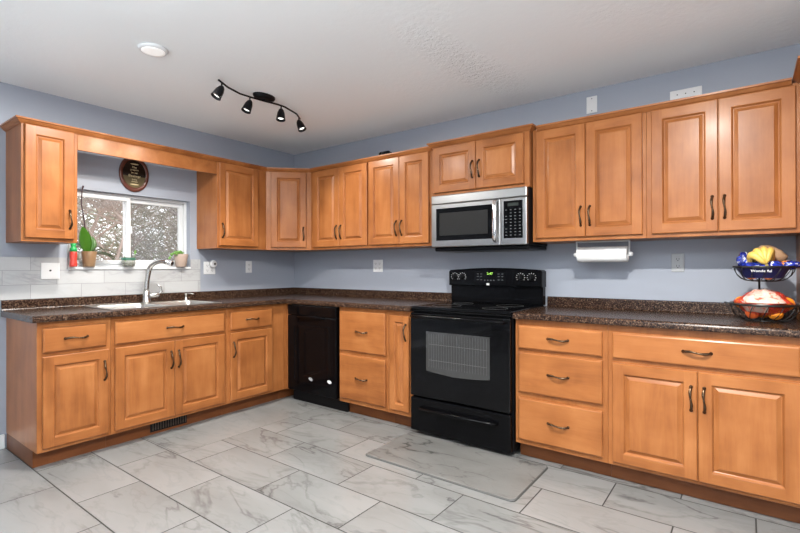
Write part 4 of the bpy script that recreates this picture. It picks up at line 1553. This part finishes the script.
BAN = simple('banana_peel', (0.62, 0.42, 0.09), 0.45, noise=0.12, nscale=25)
TIP = simple('banana_stem', (0.30, 0.24, 0.08), 0.6)
bn = empty('banana_bunch', (BX+0.016, BY-0.03, ZB+0.093), 0, 'bunch of yellow bananas lying on top of the upper basket', 'bananas')
bn.scale = (0.80, 0.85, 0.95)
stem = Vector((-0.01, -0.075, -0.012))
for j, (ex, ey, pk) in enumerate(((-0.088, 0.0, 0.045), (-0.060, 0.03, 0.064), (-0.018, 0.04, 0.072), (0.022, 0.05, 0.066))):
    mb = MB()
    end = Vector((ex, ey, -0.02))
    pts, rs = [], []
    for i in range(12):
        s_ = i/11
        p = stem.lerp(end, s_)+Vector((ex*0.35*math.sin(PI*s_), -0.02*math.sin(PI*s_), (pk+0.012)*math.sin(PI*min(1, s_*0.95+0.03))))
        pts.append(p)
        rs.append(max(0.004, 0.0215*math.sin(PI*(0.12+0.80*s_))**0.5) if 0 < i < 11 else 0.0055)
    mb.tube(pts, rs, 8)
    mb.build('banana', BAN, bn)
MB().tube([stem+Vector((0, 0.006, 0.003)), stem+Vector((0.002, -0.012, -0.004)), stem+Vector((0.004, -0.026, -0.004))], [0.009, 0.010, 0.008], 8).build('stem', TIP, bn)
# tan produce bag behind/right of the bananas
mb = MB()
t = bmesh.new()
bmesh.ops.create_icosphere(t, subdivisions=3, radius=1)
for v in t.verts:
    q = 1+0.09*math.sin(6*v.co.x+2)*math.sin(7*v.co.z)+0.05*math.sin(13*v.co.y+v.co.x*9)
    v.co = Vector((v.co.x*0.062*q, v.co.y*0.04*q, v.co.z*0.042*q-v.co.x*0.022))
for f in t.faces: f.smooth = True
mb.merge(t, 0)
o = mb.build('paper_bag', simple('tan_paper', (0.34, 0.21, 0.12), 0.55, noise=0.3, nscale=14))
o.location = (BX+0.035, BY+0.055, ZB+0.138)
tag(o, 'crumpled tan produce bag leaning behind the bananas in the upper basket', 'bag')

# ------------------------------------------------------------------ outside the window
GROUND = simple('leaf_litter', (0.30, 0.26, 0.21), 0.95, noise=0.35, nscale=3)
MB().box((-60, -40, -0.9), (-0.6, 60, -0.7)).build('ground', GROUND)['kind'] = 'structure'
BARK = [simple('grey_bark', (0.36, 0.33, 0.31), 0.9, noise=0.3), simple('brown_bark', (0.33, 0.26, 0.22), 0.9, noise=0.3)]


def tree(x, y, h, mat, label, seed, n0=11):
    rnd = random.Random(seed)
    mb = MB()

    def branch(p, d, L, r, depth):
        pts = [p.copy()]; q = p.copy(); dd = d.copy()
        k = 4
        for i in range(k):
            dd = (dd+Vector((rnd.uniform(-1, 1), rnd.uniform(-1, 1), rnd.uniform(-0.6, 0.8)))*0.22).normalized()
            q = q+dd*L/k
            pts.append(q.copy())
        mb.tube(pts, [r*(1-0.16*i) for i in range(k+1)], 5 if depth < 2 else 3, cap=False)
        if depth >= 4: return
        nb_ = (n0 if depth == 0 else 6)
        for j in range(nb_):
            i = rnd.randint(1 if depth else 2, k)
            a = rnd.uniform(0, 2*PI)
            nd = (dd*0.55+Vector((math.cos(a), math.sin(a), rnd.uniform(-0.25, 0.7)))).normalized()
            branch(pts[i], nd, L*rnd.uniform(0.33, 0.48), r*0.45, depth+1)
    branch(Vector((0, 0, -0.72)), Vector((0, 0, 1)), h, 0.05*h/3, 0)
    o = mb.build('bare_tree', mat, normals=False)
    o.location = (x, y, 0)
    return tag(o, label, 'tree', 'bare trees outside the window')


tree(-2.3, -1.1, 2.7, BARK[1], 'bare brown tree outside nearest to the left pane', 1)
tree(-3.9, 0.9, 3.0, BARK[0], 'bare grey tree outside nearest to the right pane', 2)
tree(-6.3, 0.1, 3.3, BARK[1], 'bare brown tree further out behind the left pane', 3)
tree(-9.0, 4.6, 3.6, BARK[0], 'bare grey tree further out behind the right pane', 4)

# a dense winter thicket closing the view
mb = MB()
rnd = random.Random(11)
for k in range(9000):
    x = rnd.uniform(-15, -10.5); y = rnd.uniform(-1, 12)
    z = -0.7+rnd.random()**1.3*(4.6)
    a = rnd.uniform(0, 2*PI)
    L_ = rnd.uniform(0.5, 1.5)
    d = Vector((math.cos(a), math.sin(a), rnd.uniform(-0.3, 1.2))).normalized()
    p = Vector((x, y, z))
    s_ = d.cross(Vector((0.3, 0.2, 1))).normalized()*rnd.uniform(0.008, 0.03)
    m_ = d.cross(s_).normalized()*s_.length
    q = p+d*L_
    A = [mb.bm.verts.new(p+v) for v in (s_, -s_*0.5+m_, -s_*0.5-m_)]
    B = [mb.bm.verts.new(q+v*0.3) for v in (s_, -s_*0.5+m_, -s_*0.5-m_)]
    for i in range(3):
        f = mb.bm.faces.new((A[i], A[(i+1) % 3], B[(i+1) % 3], B[i])); f.material_index = k % 2
o = mb.build('thicket', [simple('pale_twigs', (0.50, 0.46, 0.41), 0.9, noise=0.3), simple('olive_twigs', (0.33, 0.33, 0.25), 0.9, noise=0.3)], normals=False)
tag(o, 'dense grey and olive winter thicket far behind the window', 'thicket', kind='stuff')
